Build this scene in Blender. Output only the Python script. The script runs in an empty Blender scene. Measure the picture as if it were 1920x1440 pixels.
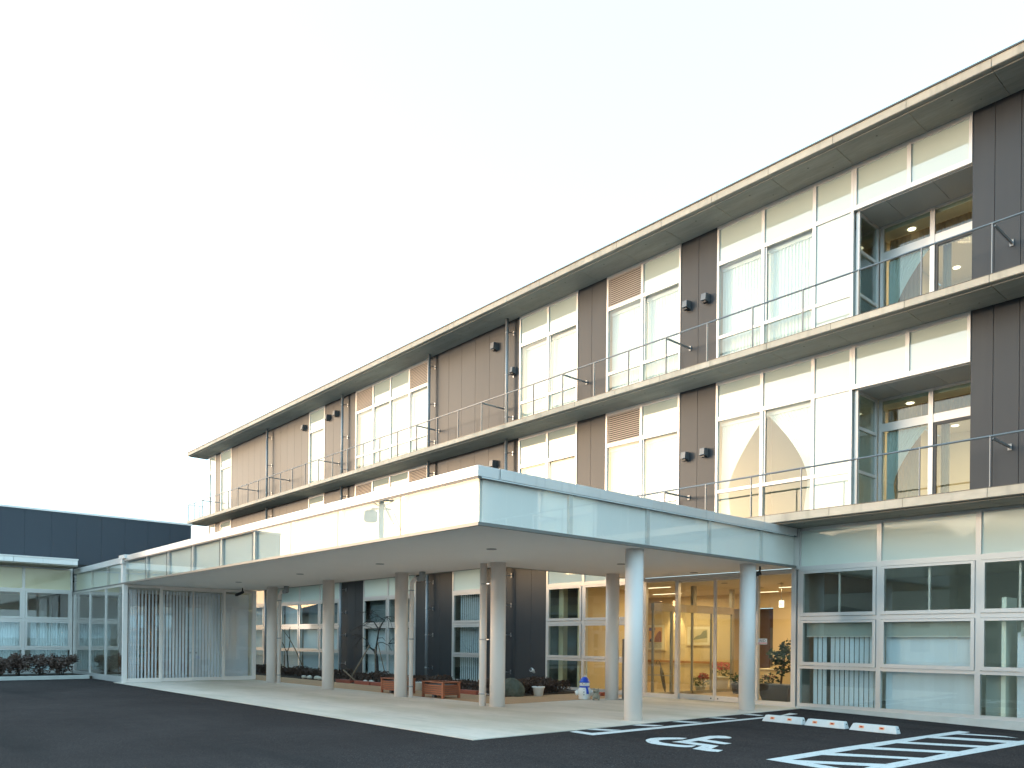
import bpy, bmesh, math, random
from mathutils import Vector, Matrix
random.seed(7)
scene = bpy.context.scene
COL = scene.collection
R = math.radians

# ------------------------------------------------------------------ camera
CAM_F = 1475.24 / 1920.0 * 36.0
YAW, ROLL = R(48.564), R(0.546)
f_ = Vector((-math.sin(YAW), math.cos(YAW), 0))
r0 = Vector((math.cos(YAW), math.sin(YAW), 0))
u0 = Vector((0, 0, 1))
rt = r0 * math.cos(ROLL) + u0 * math.sin(ROLL)
up = -r0 * math.sin(ROLL) + u0 * math.cos(ROLL)
cam = bpy.data.cameras.new('camera')
cam.sensor_fit = 'HORIZONTAL'
cam.sensor_width = 36.0
cam.lens = CAM_F
cam.shift_y = (1203.19 - 720.0) / 1920.0
cam.clip_start = 0.1
cam.clip_end = 5000
camo = bpy.data.objects.new('camera', cam)
COL.objects.link(camo)
camo.matrix_world = Matrix(((rt.x, up.x, -f_.x, 0), (rt.y, up.y, -f_.y, 0), (rt.z, up.z, -f_.z, 1.52), (0, 0, 0, 1)))
scene.camera = camo

# ------------------------------------------------------------------ light
SUN_DIR = Vector((-0.72, -0.69, 0)).normalized()
SUN_ELEV = R(3.8)
SKY_STRENGTH = 0.05
SUN_STRENGTH = 0.085
EXPOSURE = 4.08
world = bpy.data.worlds.new('World')
scene.world = world
world.use_nodes = True
wn, wl = world.node_tree.nodes, world.node_tree.links
wn.clear()
w_out = wn.new('ShaderNodeOutputWorld')
w_bg = wn.new('ShaderNodeBackground')
w_sky = wn.new('ShaderNodeTexSky')
w_sky.sky_type = 'NISHITA'
w_sky.sun_disc = False
w_sky.sun_elevation = SUN_ELEV
w_sky.sun_rotation = math.atan2(SUN_DIR.x, SUN_DIR.y)
w_sky.altitude = 0
w_sky.air_density = 1.0
w_sky.dust_density = 3.0
w_sky.ozone_density = 1.0
w_bg.inputs['Strength'].default_value = SKY_STRENGTH
w_veil = wn.new('ShaderNodeVectorMath')          # thin high haze: an even pale veil over the clear sky
w_veil.operation = 'ADD'
w_veil.inputs[1].default_value = (0.77, 1.47, 1.95)
w_hsv = wn.new('ShaderNodeHueSaturation')
w_hsv.inputs['Saturation'].default_value = 0.9
w_hsv.inputs['Value'].default_value = 0.72
wl.new(w_sky.outputs['Color'], w_hsv.inputs['Color'])
wl.new(w_hsv.outputs['Color'], w_veil.inputs[0])
wl.new(w_veil.outputs['Vector'], w_bg.inputs['Color'])
wl.new(w_bg.outputs['Background'], w_out.inputs['Surface'])
sun = bpy.data.lights.new('sun', 'SUN')
sun.energy = SUN_STRENGTH
sun.angle = R(2.5)
sun.color = (1.0, 0.90, 0.78)
suno = bpy.data.objects.new('sun', sun)
COL.objects.link(suno)
sv = Vector((SUN_DIR.x * math.cos(SUN_ELEV), SUN_DIR.y * math.cos(SUN_ELEV), math.sin(SUN_ELEV)))
suno.rotation_euler = sv.to_track_quat('Z', 'Y').to_euler()
suno.location = sv * 200
vs = scene.view_settings
vs.view_transform = 'Standard'
vs.look = 'None'
vs.exposure = EXPOSURE
vs.gamma = 1.0
vs.use_curve_mapping = False
scene.cycles.max_bounces = 10
scene.cycles.diffuse_bounces = 4
scene.cycles.transparent_max_bounces = 24
scene.cycles.sample_clamp_indirect = 6.0

# ------------------------------------------------------------------ helpers
WP = {}          # world position of each object's origin


def link(o, parent=None, loc=(0, 0, 0)):
    COL.objects.link(o)
    o.location = loc
    WP[o.name] = Vector(loc)
    if parent is not None:
        o.parent = parent
        o.matrix_parent_inverse = Matrix.Translation(-WP[parent.name])
    return o


def thing(name, label, cat, loc=(0, 0, 0), group=None):
    o = bpy.data.objects.new(name, None)
    o.empty_display_size = 0.2
    link(o, None, loc)
    o['label'] = label
    o['category'] = cat
    if group:
        o['group'] = group
    return o


def tag(o, label, cat, group=None):
    o['label'] = label
    o['category'] = cat
    if group:
        o['group'] = group
    return o


class MB:
    def __init__(s):
        s.v, s.f, s.sm = [], [], []

    def add(s, vs_, fs, smooth=False):
        n = len(s.v)
        s.v += [tuple(v) for v in vs_]
        s.f += [tuple(i + n for i in f) for f in fs]
        s.sm += [smooth] * len(fs)
        return s

    def box(s, x0, x1, y0, y1, z0, z1):
        if x0 > x1: x0, x1 = x1, x0
        if y0 > y1: y0, y1 = y1, y0
        if z0 > z1: z0, z1 = z1, z0
        return s.add([(x0, y0, z0), (x1, y0, z0), (x1, y1, z0), (x0, y1, z0), (x0, y0, z1), (x1, y0, z1), (x1, y1, z1), (x0, y1, z1)],
                     [(3, 2, 1, 0), (4, 5, 6, 7), (0, 1, 5, 4), (1, 2, 6, 5), (2, 3, 7, 6), (3, 0, 4, 7)])

    def prism(s, prof, axis, a, b):
        """closed profile (list of 2D points) extruded along an axis from a to b"""
        n = len(prof)
        def p(q, t):
            if axis == 'x': return (t, q[0], q[1])
            if axis == 'y': return (q[0], t, q[1])
            return (q[0], q[1], t)
        vs_ = [p(q, a) for q in prof] + [p(q, b) for q in prof]
        fs = [(i, (i + 1) % n, n + (i + 1) % n, n + i) for i in range(n)]
        fs += [tuple(range(n - 1, -1, -1)), tuple(range(n, 2 * n))]
        return s.add(vs_, fs)

    def tube(s, pts, radii, n=10, cap=True):
        pts = [Vector(p) for p in pts]
        if not hasattr(radii, '__len__'):
            radii = [radii] * len(pts)
        vs_, fs = [], []
        prev = None
        for i, p in enumerate(pts):
            d = (pts[min(i + 1, len(pts) - 1)] - pts[max(i - 1, 0)])
            d = d.normalized() if d.length > 1e-9 else Vector((0, 0, 1))
            if prev is None:
                a = d.cross(Vector((0, 0, 1)))
                if a.length < 1e-3: a = d.cross(Vector((0, 1, 0)))
            else:
                a = prev - d * prev.dot(d)
            a.normalize(); prev = a
            b = d.cross(a)
            for k in range(n):
                t = 2 * math.pi * k / n
                vs_.append(p + (a * math.cos(t) + b * math.sin(t)) * radii[i])
        for i in range(len(pts) - 1):
            for k in range(n):
                fs.append((i * n + k, i * n + (k + 1) % n, (i + 1) * n + (k + 1) % n, (i + 1) * n + k))
        s.add(vs_, fs, True)
        if cap:
            m = len(s.v) - len(vs_)
            s.f += [tuple(m + k for k in range(n - 1, -1, -1)), tuple(m + (len(pts) - 1) * n + k for k in range(n))]
            s.sm += [False, False]
        return s

    def lathe(s, c, prof, n=20, sx=1.0, sy=1.0):
        """profile of (radius, z) turned about the vertical through c"""
        vs_, fs = [], []
        for r_, z in prof:
            for k in range(n):
                t = 2 * math.pi * k / n
                vs_.append((c[0] + r_ * sx * math.cos(t), c[1] + r_ * sy * math.sin(t), c[2] + z))
        for i in range(len(prof) - 1):
            for k in range(n):
                fs.append((i * n + k, i * n + (k + 1) % n, (i + 1) * n + (k + 1) % n, (i + 1) * n + k))
        m = len(prof)
        s.add(vs_, fs, True)
        b = len(s.v) - len(vs_)
        s.f += [tuple(b + k for k in range(n - 1, -1, -1)), tuple(b + (m - 1) * n + k for k in range(n))]
        s.sm += [False, False]
        return s

    def mesh(s, name, m):
        me = bpy.data.meshes.new(name)
        me.from_pydata(s.v, [], s.f)
        me.polygons.foreach_set('use_smooth', s.sm)
        if m is not None:
            me.materials.append(m)
        me.update()
        return me

    def build(s, name, m, parent=None, kind=None, bevel=0.0):
        o = bpy.data.objects.new(name, s.mesh(name, m))
        link(o, parent)
        if kind:
            o['kind'] = kind
        if bevel:
            b = o.modifiers.new('b', 'BEVEL')
            b.width = bevel; b.segments = 2; b.limit_method = 'ANGLE'
        return o


def inst(name, me, parent, loc, rotz=0):
    o = bpy.data.objects.new(name, me)
    link(o, parent, loc)
    if rotz:
        o.rotation_euler = (0, 0, rotz)
    return o


def box(name, m, parent, x0, x1, y0, y1, z0, z1, bevel=0.0, kind=None):
    return MB().box(x0, x1, y0, y1, z0, z1).build(name, m, parent, kind, bevel)


# ------------------------------------------------------------------ materials
def mat(name, col, rough=0.5, metal=0.0, spec=0.5, noise=None, bump=None, stretch=(1, 1, 1), rand=0.0, coat=0.0, trans=0.0, emit=None, ior=None, stains=()):
    m = bpy.data.materials.new(name)
    m.use_nodes = True
    nt = m.node_tree
    b = nt.nodes['Principled BSDF']
    b.inputs['Base Color'].default_value = (*col, 1)
    b.inputs['Roughness'].default_value = rough
    b.inputs['Metallic'].default_value = metal
    b.inputs['Specular IOR Level'].default_value = spec
    b.inputs['Coat Weight'].default_value = coat
    if emit:
        b.inputs['Emission Color'].default_value = (*emit[0], 1)
        b.inputs['Emission Strength'].default_value = emit[1]
    vec = None
    if noise or bump:
        g = nt.nodes.new('ShaderNodeNewGeometry')
        mp = nt.nodes.new('ShaderNodeMapping')
        mp.inputs['Scale'].default_value = stretch
        nt.links.new(g.outputs['Position'], mp.inputs['Vector'])
        vec = mp.outputs['Vector']
    fac = None
    colsock = None
    if noise:
        for (sc, am, det) in noise:
            n = nt.nodes.new('ShaderNodeTexNoise')
            n.inputs['Scale'].default_value = sc
            n.inputs['Detail'].default_value = det
            n.inputs['Roughness'].default_value = 0.6
            nt.links.new(vec, n.inputs['Vector'])
            r = nt.nodes.new('ShaderNodeMapRange')
            r.inputs['From Min'].default_value = 0.25
            r.inputs['From Max'].default_value = 0.75
            r.inputs['To Min'].default_value = 1 - am
            r.inputs['To Max'].default_value = 1 + am
            nt.links.new(n.outputs['Fac'], r.inputs['Value'])
            if fac is None:
                fac = r.outputs['Result']
            else:
                mm = nt.nodes.new('ShaderNodeMath'); mm.operation = 'MULTIPLY'
                nt.links.new(fac, mm.inputs[0]); nt.links.new(r.outputs['Result'], mm.inputs[1])
                fac = mm.outputs[0]
    if rand:
        oi = nt.nodes.new('ShaderNodeObjectInfo')
        r = nt.nodes.new('ShaderNodeMapRange')
        r.inputs['To Min'].default_value = 1 - rand
        r.inputs['To Max'].default_value = 1 + rand
        nt.links.new(oi.outputs['Random'], r.inputs['Value'])
        if fac is None:
            fac = r.outputs['Result']
        else:
            mm = nt.nodes.new('ShaderNodeMath'); mm.operation = 'MULTIPLY'
            nt.links.new(fac, mm.inputs[0]); nt.links.new(r.outputs['Result'], mm.inputs[1])
            fac = mm.outputs[0]
    if fac is not None:
        vm = nt.nodes.new('ShaderNodeVectorMath'); vm.operation = 'SCALE'
        vm.inputs[0].default_value = col
        nt.links.new(fac, vm.inputs['Scale'])
        nt.links.new(vm.outputs['Vector'], b.inputs['Base Color'])
    if ior:
        b.inputs['IOR'].default_value = ior
    for (sc, st, lo, hi, c2, am) in stains:
        g2 = nt.nodes.new('ShaderNodeNewGeometry')
        mp2 = nt.nodes.new('ShaderNodeMapping')
        mp2.inputs['Scale'].default_value = st
        nt.links.new(g2.outputs['Position'], mp2.inputs['Vector'])
        n2 = nt.nodes.new('ShaderNodeTexNoise')
        n2.inputs['Scale'].default_value = sc
        n2.inputs['Detail'].default_value = 4
        nt.links.new(mp2.outputs['Vector'], n2.inputs['Vector'])
        r2 = nt.nodes.new('ShaderNodeMapRange')
        r2.inputs['From Min'].default_value = lo
        r2.inputs['From Max'].default_value = hi
        r2.inputs['To Max'].default_value = am
        nt.links.new(n2.outputs['Fac'], r2.inputs['Value'])
        mix = nt.nodes.new('ShaderNodeMix'); mix.data_type = 'RGBA'
        nt.links.new(r2.outputs['Result'], mix.inputs['Factor'])
        src = b.inputs['Base Color']
        ai = [i for i in mix.inputs if i.name == 'A' and i.type == 'RGBA'][0]
        bi = [i for i in mix.inputs if i.name == 'B' and i.type == 'RGBA'][0]
        bi.default_value = (*c2, 1)
        if src.is_linked:
            nt.links.new(src.links[0].from_socket, ai)
        else:
            ai.default_value = src.default_value
        nt.links.new([o for o in mix.outputs if o.type == 'RGBA'][0], b.inputs['Base Color'])
    if bump:
        n = nt.nodes.new('ShaderNodeTexNoise')
        n.inputs['Scale'].default_value = bump[0]
        n.inputs['Detail'].default_value = 6
        nt.links.new(vec, n.inputs['Vector'])
        bp = nt.nodes.new('ShaderNodeBump')
        bp.inputs['Strength'].default_value = bump[1]
        bp.inputs['Distance'].default_value = bump[2] if len(bump) > 2 else 0.01
        nt.links.new(n.outputs['Fac'], bp.inputs['Height'])
        nt.links.new(bp.outputs['Normal'], b.inputs['Normal'])
    return m


def glass_mat(name, tint, f0=0.055, warp=0.0):
    """thin clear pane: straight-through transparency plus a Schlick-weighted mirror reflection"""
    m = bpy.data.materials.new(name)
    m.use_nodes = True
    nt = m.node_tree
    nt.nodes.clear()
    out = nt.nodes.new('ShaderNodeOutputMaterial')
    tr = nt.nodes.new('ShaderNodeBsdfTransparent'); tr.inputs['Color'].default_value = (*tint, 1)
    gl = nt.nodes.new('ShaderNodeBsdfGlossy'); gl.inputs['Roughness'].default_value = 0.0
    gl.inputs['Color'].default_value = (1, 1, 1, 1)
    g = nt.nodes.new('ShaderNodeNewGeometry')
    d = nt.nodes.new('ShaderNodeVectorMath'); d.operation = 'DOT_PRODUCT'
    nt.links.new(g.outputs['Incoming'], d.inputs[0]); nt.links.new(g.outputs['Normal'], d.inputs[1])
    def mth(op, a, b=None):
        n = nt.nodes.new('ShaderNodeMath'); n.operation = op
        for i, q in enumerate((a, b)):
            if q is None: continue
            if isinstance(q, (int, float)): n.inputs[i].default_value = q
            else: nt.links.new(q, n.inputs[i])
        return n.outputs[0]
    c = mth('ABSOLUTE', d.outputs['Value'])
    c = mth('POWER', mth('SUBTRACT', 1.0, c), 5.0)
    c = mth('ADD', mth('MULTIPLY', c, 1 - f0), f0)
    mx = nt.nodes.new('ShaderNodeMixShader')
    nt.links.new(c, mx.inputs[0]); nt.links.new(tr.outputs[0], mx.inputs[1]); nt.links.new(gl.outputs[0], mx.inputs[2])
    nt.links.new(mx.outputs[0], out.inputs['Surface'])
    if warp:
        mp = nt.nodes.new('ShaderNodeTexNoise'); mp.inputs['Scale'].default_value = 1.2; mp.inputs['Detail'].default_value = 1
        nt.links.new(g.outputs['Position'], mp.inputs['Vector'])
        bp = nt.nodes.new('ShaderNodeBump'); bp.inputs['Strength'].default_value = warp; bp.inputs['Distance'].default_value = 0.02
        nt.links.new(mp.outputs['Fac'], bp.inputs['Height']); nt.links.new(bp.outputs['Normal'], gl.inputs['Normal'])
    return m


M = {}
M['asphalt'] = mat('asphalt', (0.053, 0.0435, 0.041), 0.9, spec=0.0, noise=[(0.35, 0.16, 3), (75, 0.6, 2), (26, 0.24, 3), (4, 0.08, 3)], bump=(110, 0.6, 0.008), stains=[(45, (1, 1, 1), 0.66, 0.74, (0.22, 0.21, 0.20), 0.8), (0.5, (0.35, 1.6, 1), 0.55, 0.75, (0.03, 0.028, 0.027), 0.6)])
M['ground'] = mat('ground', (0.10, 0.095, 0.08), 0.95, noise=[(0.05, 0.3, 4)])
M['paving'] = mat('paving', (0.66, 0.57, 0.485), 0.75, noise=[(0.55, 0.10, 5), (6, 0.06, 4), (60, 0.05, 2)], bump=(60, 0.12, 0.004), stains=[(0.5, (0.45, 1.3, 1), 0.46, 0.68, (0.40, 0.345, 0.235), 0.55), (2.2, (0.3, 2.2, 1), 0.55, 0.75, (0.36, 0.33, 0.27), 0.35)])
M['brown_paving'] = mat('brown_paving', (0.46, 0.27, 0.145), 0.85, noise=[(1.5, 0.10, 4), (220, 0.35, 2)], bump=(200, 0.4, 0.004))
M['soil'] = mat('soil', (0.06, 0.042, 0.03), 0.95, noise=[(9, 0.4, 5)], bump=(30, 0.9, 0.03))
M['paint'] = mat('road_paint', (0.62, 0.63, 0.62), 0.7, noise=[(3, 0.07, 4), (90, 0.12, 3)], bump=(150, 0.2, 0.003), stains=[(22, (1, 1, 1), 0.62, 0.70, (0.10, 0.095, 0.09), 0.8), (3.5, (1, 1, 1), 0.6, 0.75, (0.35, 0.35, 0.34), 0.5)])
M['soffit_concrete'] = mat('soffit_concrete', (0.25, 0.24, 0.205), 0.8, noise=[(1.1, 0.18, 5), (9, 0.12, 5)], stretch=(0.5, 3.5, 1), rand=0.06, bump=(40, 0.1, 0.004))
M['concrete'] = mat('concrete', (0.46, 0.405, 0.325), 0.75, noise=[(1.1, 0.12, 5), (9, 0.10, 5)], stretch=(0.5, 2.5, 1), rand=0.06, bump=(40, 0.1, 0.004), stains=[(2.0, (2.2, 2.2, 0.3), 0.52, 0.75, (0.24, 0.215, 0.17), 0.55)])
M['concrete_dark'] = mat('joint_concrete', (0.12, 0.11, 0.095), 0.9)
M['coping'] = mat('coping_metal', (0.10, 0.09, 0.08), 0.4, 0.5)
M['clad'] = mat('cladding', (0.036, 0.038, 0.042), 0.42, 0.1, spec=0.36, rand=0.07, noise=[(0.7, 0.03, 3)], stains=[(1.2, (3, 3, 0.22), 0.52, 0.8, (0.06, 0.06, 0.06), 0.25)])
M['clad_navy'] = mat('cladding_navy', (0.038, 0.044, 0.056), 0.45, 0.1, spec=0.4, rand=0.03)
M['joint'] = mat('panel_joint', (0.035, 0.032, 0.03), 0.8)
M['alu'] = mat('aluminium', (0.64, 0.605, 0.575), 0.36, 0.45, spec=0.5)
M['alu_dark'] = mat('aluminium_shadow_gap', (0.16, 0.155, 0.15), 0.5, 0.3)
M['steel'] = mat('galvanised_steel', (0.42, 0.42, 0.43), 0.35, 0.8, noise=[(7, 0.08, 3)])
M['pipe_grey'] = mat('pipe_grey', (0.30, 0.31, 0.32), 0.4, 0.2)
M['white_paint'] = mat('white_paint', (0.84, 0.755, 0.70), 0.45, noise=[(0.8, 0.02, 3)])
M['soffit'] = mat('soffit_paint', (0.80, 0.745, 0.71), 0.7, noise=[(0.6, 0.02, 3)])
M['cap'] = mat('cap_metal', (0.76, 0.72, 0.69), 0.35, 0.3, rand=0.05, noise=[(1.5, 0.04, 4)], stains=[(2.5, (3, 3, 0.3), 0.58, 0.8, (0.45, 0.43, 0.40), 0.4)])
M['frost'] = mat('frosted_glass', (0.47, 0.51, 0.44), 0.02, ior=2.3)
M['frost_cream'] = mat('frosted_glass_cream', (0.84, 0.75, 0.50), 0.03, spec=0.6)
M['recess'] = mat('recess_panel', (0.33, 0.33, 0.325), 0.6, rand=0.04)
M['rail'] = mat('railing_steel', (0.26, 0.26, 0.262), 0.4, 0.5)
M['frost_lifted'] = mat('frosted_glass_lifted', (0.70, 0.75, 0.665), 0.03, ior=1.5)  # same frosted glass as upstairs, colour lifted to offset weak ground-floor light
M['trim_dark'] = mat('dark_trim', (0.20, 0.19, 0.175), 0.45, 0.3)
M['reflection_tone'] = mat('reflection_tone', (0.16, 0.19, 0.21), 0.8)  # colour stands in for the blue-grey reflection in upper sash glass
M['backing_front_toned'] = mat('white_backing_front_toned', (0.60, 0.63, 0.585), 0.8)  # same white sheet as the side, colour toned down against stronger front light
M['backing'] = mat('white_backing', (0.96, 0.88, 0.82), 0.8)  # colour lifted and warmed to offset dim blue skylight on the side face
M['glass'] = glass_mat('clear_glass', (0.93, 0.965, 0.945), 0.055)
M['glass_green'] = glass_mat('green_glass', (0.98, 0.992, 0.986), 0.06)
M['glass_dark'] = glass_mat('tinted_glass', (0.80, 0.86, 0.84), 0.05, 0.06)
M['curtain'] = mat('white_curtain', (0.80, 0.80, 0.77), 0.9)
M['curtain_blue'] = mat('pale_curtain', (0.68, 0.74, 0.74), 0.9)
M['curtain_tan'] = mat('tan_curtain', (0.42, 0.29, 0.17), 0.9, noise=[(30, 0.2, 3)], stretch=(6, 6, 0.2))
M['blind'] = mat('vertical_blind', (0.72, 0.73, 0.78), 0.8, rand=0.04)
M['screen'] = mat('roller_screen', (0.38, 0.38, 0.34), 0.9)
M['louvre'] = mat('louvre_slat', (0.35, 0.295, 0.25), 0.5, 0.2)
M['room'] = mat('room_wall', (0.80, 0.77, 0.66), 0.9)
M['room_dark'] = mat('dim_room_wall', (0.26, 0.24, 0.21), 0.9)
M['room_floor'] = mat('room_floor', (0.34, 0.25, 0.16), 0.35)
M['cream'] = mat('cream_wall', (0.70, 0.565, 0.345), 0.8)
M['wood'] = mat('brown_wood', (0.20, 0.105, 0.055), 0.5, noise=[(8, 0.25, 4)], stretch=(6, 6, 0.5))
M['planter_wood'] = mat('planter_wood', (0.33, 0.105, 0.05), 0.5, noise=[(6, 0.22, 4)], stretch=(1, 1, 7), rand=0.10)
M['handrail_wood'] = mat('handrail_wood', (0.42, 0.20, 0.08), 0.45)
M['black'] = mat('black_plastic', (0.015, 0.015, 0.016), 0.4)
M['dark_grey'] = mat('dark_grey', (0.055, 0.058, 0.062), 0.6)
M['vent'] = mat('vent_metal', (0.16, 0.165, 0.17), 0.4, 0.4)
M['white_plastic'] = mat('white_plastic', (0.80, 0.80, 0.78), 0.35)
M['blue'] = mat('blue_glaze', (0.02, 0.08, 0.55), 0.3)
M['terracotta'] = mat('terracotta', (0.30, 0.085, 0.055), 0.7, rand=0.1)
M['bark'] = mat('bark', (0.055, 0.043, 0.037), 0.9, noise=[(20, 0.3, 4)])
M['stake'] = mat('stake_wood', (0.20, 0.135, 0.085), 0.85, noise=[(15, 0.25, 4)])
M['rock'] = mat('rock', (0.085, 0.092, 0.07), 0.9, noise=[(5, 0.45, 6)], bump=(9, 1.0, 0.06))
M['stone_pale'] = mat('pale_stone', (0.55, 0.50, 0.42), 0.8, noise=[(12, 0.2, 4)])
M['hedge_leaf'] = mat('hedge_leaf', (0.072, 0.040, 0.026), 0.7, noise=[(6, 0.45, 3)])
M['shrub_leaf'] = mat('shrub_leaf', (0.125, 0.078, 0.06), 0.6, noise=[(9, 0.4, 3)])
M['leaf'] = mat('green_leaf', (0.032, 0.075, 0.028), 0.45, noise=[(12, 0.35, 3)])
M['red'] = mat('red_petal', (0.42, 0.02, 0.03), 0.5, noise=[(20, 0.3, 2)])
M['pink'] = mat('pink_petal', (0.62, 0.10, 0.14), 0.5, noise=[(20, 0.3, 2)])
M['orange'] = mat('orange_reflector', (0.80, 0.34, 0.16), 0.35)
M['red_refl'] = mat('red_reflector', (0.45, 0.03, 0.015), 0.3)
M['stop_conc'] = mat('wheel_stop_concrete', (0.62, 0.63, 0.62), 0.7, noise=[(7, 0.07, 5), (60, 0.05, 2)])
M['kerb'] = mat('kerb_concrete', (0.52, 0.51, 0.47), 0.8, noise=[(3, 0.1, 4)])
M['lamp'] = mat('lamp_lens', (1, 0.95, 0.85), 0.5, emit=((1.0, 0.86, 0.62), 0.25))
M['lamp_white'] = mat('strip_lamp', (1, 0.95, 0.85), 0.5, emit=((1.0, 0.82, 0.55), 0.16))
M['sign_lit'] = mat('lit_sign', (0.9, 0.95, 0.9), 0.5, emit=((0.9, 1.0, 0.93), 0.07))
M['sign_green'] = mat('sign_green', (0.02, 0.35, 0.15), 0.5, emit=((0.02, 0.4, 0.18), 0.02))
M['sign_white'] = mat('sign_white', (0.82, 0.80, 0.78), 0.5)
M['sign_red'] = mat('sign_red', (0.65, 0.02, 0.04), 0.5)
M['ink'] = mat('ink', (0.03, 0.03, 0.05), 0.6)
M['mount'] = mat('picture_mount', (0.80, 0.74, 0.60), 0.7)
M['frame_gold'] = mat('picture_frame', (0.62, 0.50, 0.30), 0.5)
M['ceiling'] = mat('lobby_ceiling', (0.62, 0.56, 0.46), 0.9)
M['tan_beam'] = mat('door_beam', (0.36, 0.30, 0.22), 0.5, 0.2)
M['house_wall'] = mat('house_render', (0.42, 0.36, 0.30), 0.9, rand=0.35)
M['house_roof'] = mat('house_roof', (0.10, 0.09, 0.09), 0.7, rand=0.3)
M['house_glass'] = mat('house_glass', (0.03, 0.04, 0.05), 0.05)
M['pole'] = mat('pole_concrete', (0.34, 0.33, 0.30), 0.85)
M['rock_hill'] = mat('far_trees', (0.05, 0.07, 0.045), 0.95, noise=[(0.2, 0.4, 5)])

D = 17.54          # face of the main facade

# ------------------------------------------------------------------ ground
def zg(x, y):
    if x <= -9.5:
        return 0.0
    xx = min(x, 8.0) + 9.5
    s = 0.012 if y < 16 else 0.012 + 0.012 * min(1.0, (y - 16) / 1.5)
    return -xx * s


def sheet(name, m, polys, dz, kind='structure', parent=None):
    """flat patches laid dz above the asphalt"""
    mb = MB()
    for poly in polys:
        mb.add([(p[0], p[1], zg(p[0], p[1]) + dz) for p in poly], [tuple(range(len(poly)))])
    o = mb.build(name, m, parent)
    if kind: o['kind'] = kind
    return o


xs = [-150, -60, -36, -28, -20, -9.5, -4, 0, 4, 8, 40, 150]
ys = [-150, -60, -20, 0, 5, 10, 16, 16.75, 17.5, 40, 60]
mb = MB()
mb.add([(x, y, zg(x, y)) for y in ys for x in xs],
       [(j * len(xs) + i, j * len(xs) + i + 1, (j + 1) * len(xs) + i + 1, (j + 1) * len(xs) + i) for j in range(len(ys) - 1) for i in range(len(xs) - 1)])
mb.build('asphalt', M['asphalt'], None, 'structure')
MB().add([(-2500, -2500, -0.6), (2500, -2500, -0.6), (2500, 2500, -0.6), (-2500, 2500, -0.6)], [(0, 1, 2, 3)]).build('ground', M['ground'], None, 'structure')
mb = MB()
mb.box(-29.0, -9.44, 7.55, 12.25, -0.1, 0.012)
mb.box(-14.3, -9.44, 12.25, 17.6, -0.1, 0.012)
mb.build('concrete_paving', M['paving'], None, 'structure')
mb = MB()
mb.box(-46, -14.3, 12.25, 13.95, -0.1, 0.016)
mb.box(-16.15, -14.3, 13.95, 17.5, -0.1, 0.016)
mb.build('brown_paving', M['brown_paving'], None, 'structure')
box('planting_bed', M['soil'], None, -46, -16.15, 13.95, 17.5, -0.1, 0.05, kind='structure')

# painted markings
WHEEL_OUT = [(-7.69, 10.603), (-7.804, 10.543), (-7.917, 10.398), (-8.002, 10.247), (-8.017, 10.08), (-7.968, 9.914), (-7.892, 9.794), (-7.753, 9.66), (-7.607, 9.579), (-7.465, 9.574), (-7.306, 9.597), (-7.155, 9.641), (-7.068, 9.687), (-7.012, 9.789), (-7.081, 9.997)]
WHEEL_IN = [(-7.637, 10.405), (-7.711, 10.272), (-7.774, 10.154), (-7.787, 10.042), (-7.769, 9.976), (-7.735, 9.922), (-7.704, 9.888), (-7.665, 9.857), (-7.557, 9.815), (-7.47, 9.812), (-7.366, 9.813), (-7.283, 9.84), (-7.226, 9.86), (-7.19, 9.881), (-7.163, 9.899)]
BODY = [(-7.542, 10.004), (-7.543, 10.263), (-7.58, 10.609), (-7.619, 10.893), (-7.642, 11.161), (-7.583, 11.314), (-7.478, 11.382), (-7.363, 11.337), (-7.287, 11.265), (-7.263, 11.152), (-7.346, 11.054), (-7.415, 11.0), (-7.415, 10.891), (-7.386, 10.695), (-7.218, 10.71), (-7.016, 10.666), (-6.902, 10.668), (-6.895, 10.483), (-7.008, 10.458), (-7.17, 10.473), (-7.39, 10.491), (-7.37, 10.258), (-7.222, 10.253), (-7.028, 10.266), (-6.858, 10.25), (-6.8, 10.077), (-6.732, 9.877), (-6.555, 9.91), (-6.492, 9.697), (-6.637, 9.628), (-6.792, 9.644), (-6.895, 9.639), (-6.957, 9.85), (-7.015, 10.052), (-7.154, 10.028), (-7.328, 10.042), (-7.447, 10.033)]
EDGE = [[(-9.348, 9.571), (-9.393, 9.785), (-9.019, 9.775), (-8.801, 9.556)], [(-8.801, 9.556), (-9.019, 9.775), (-8.819, 15.474), (-8.997, 16.173), (-8.78, 16.147), (-8.74, 15.46), (-8.707, 14.559)], [(-9.393, 10.041), (-9.408, 10.282), (-9.026, 10.533), (-9.034, 10.28)], [(-9.383, 11.247), (-9.413, 11.494), (-9.05, 11.762), (-9.045, 11.482)], [(-9.348, 12.377), (-9.38, 12.652), (-8.969, 12.867), (-8.984, 12.591)], [(-9.389, 13.648), (-9.38, 13.861), (-8.978, 14.086), (-9.021, 13.801)], [(-9.391, 14.909), (-9.382, 15.193), (-9.033, 15.176), (-9.035, 14.985)]]
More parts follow.
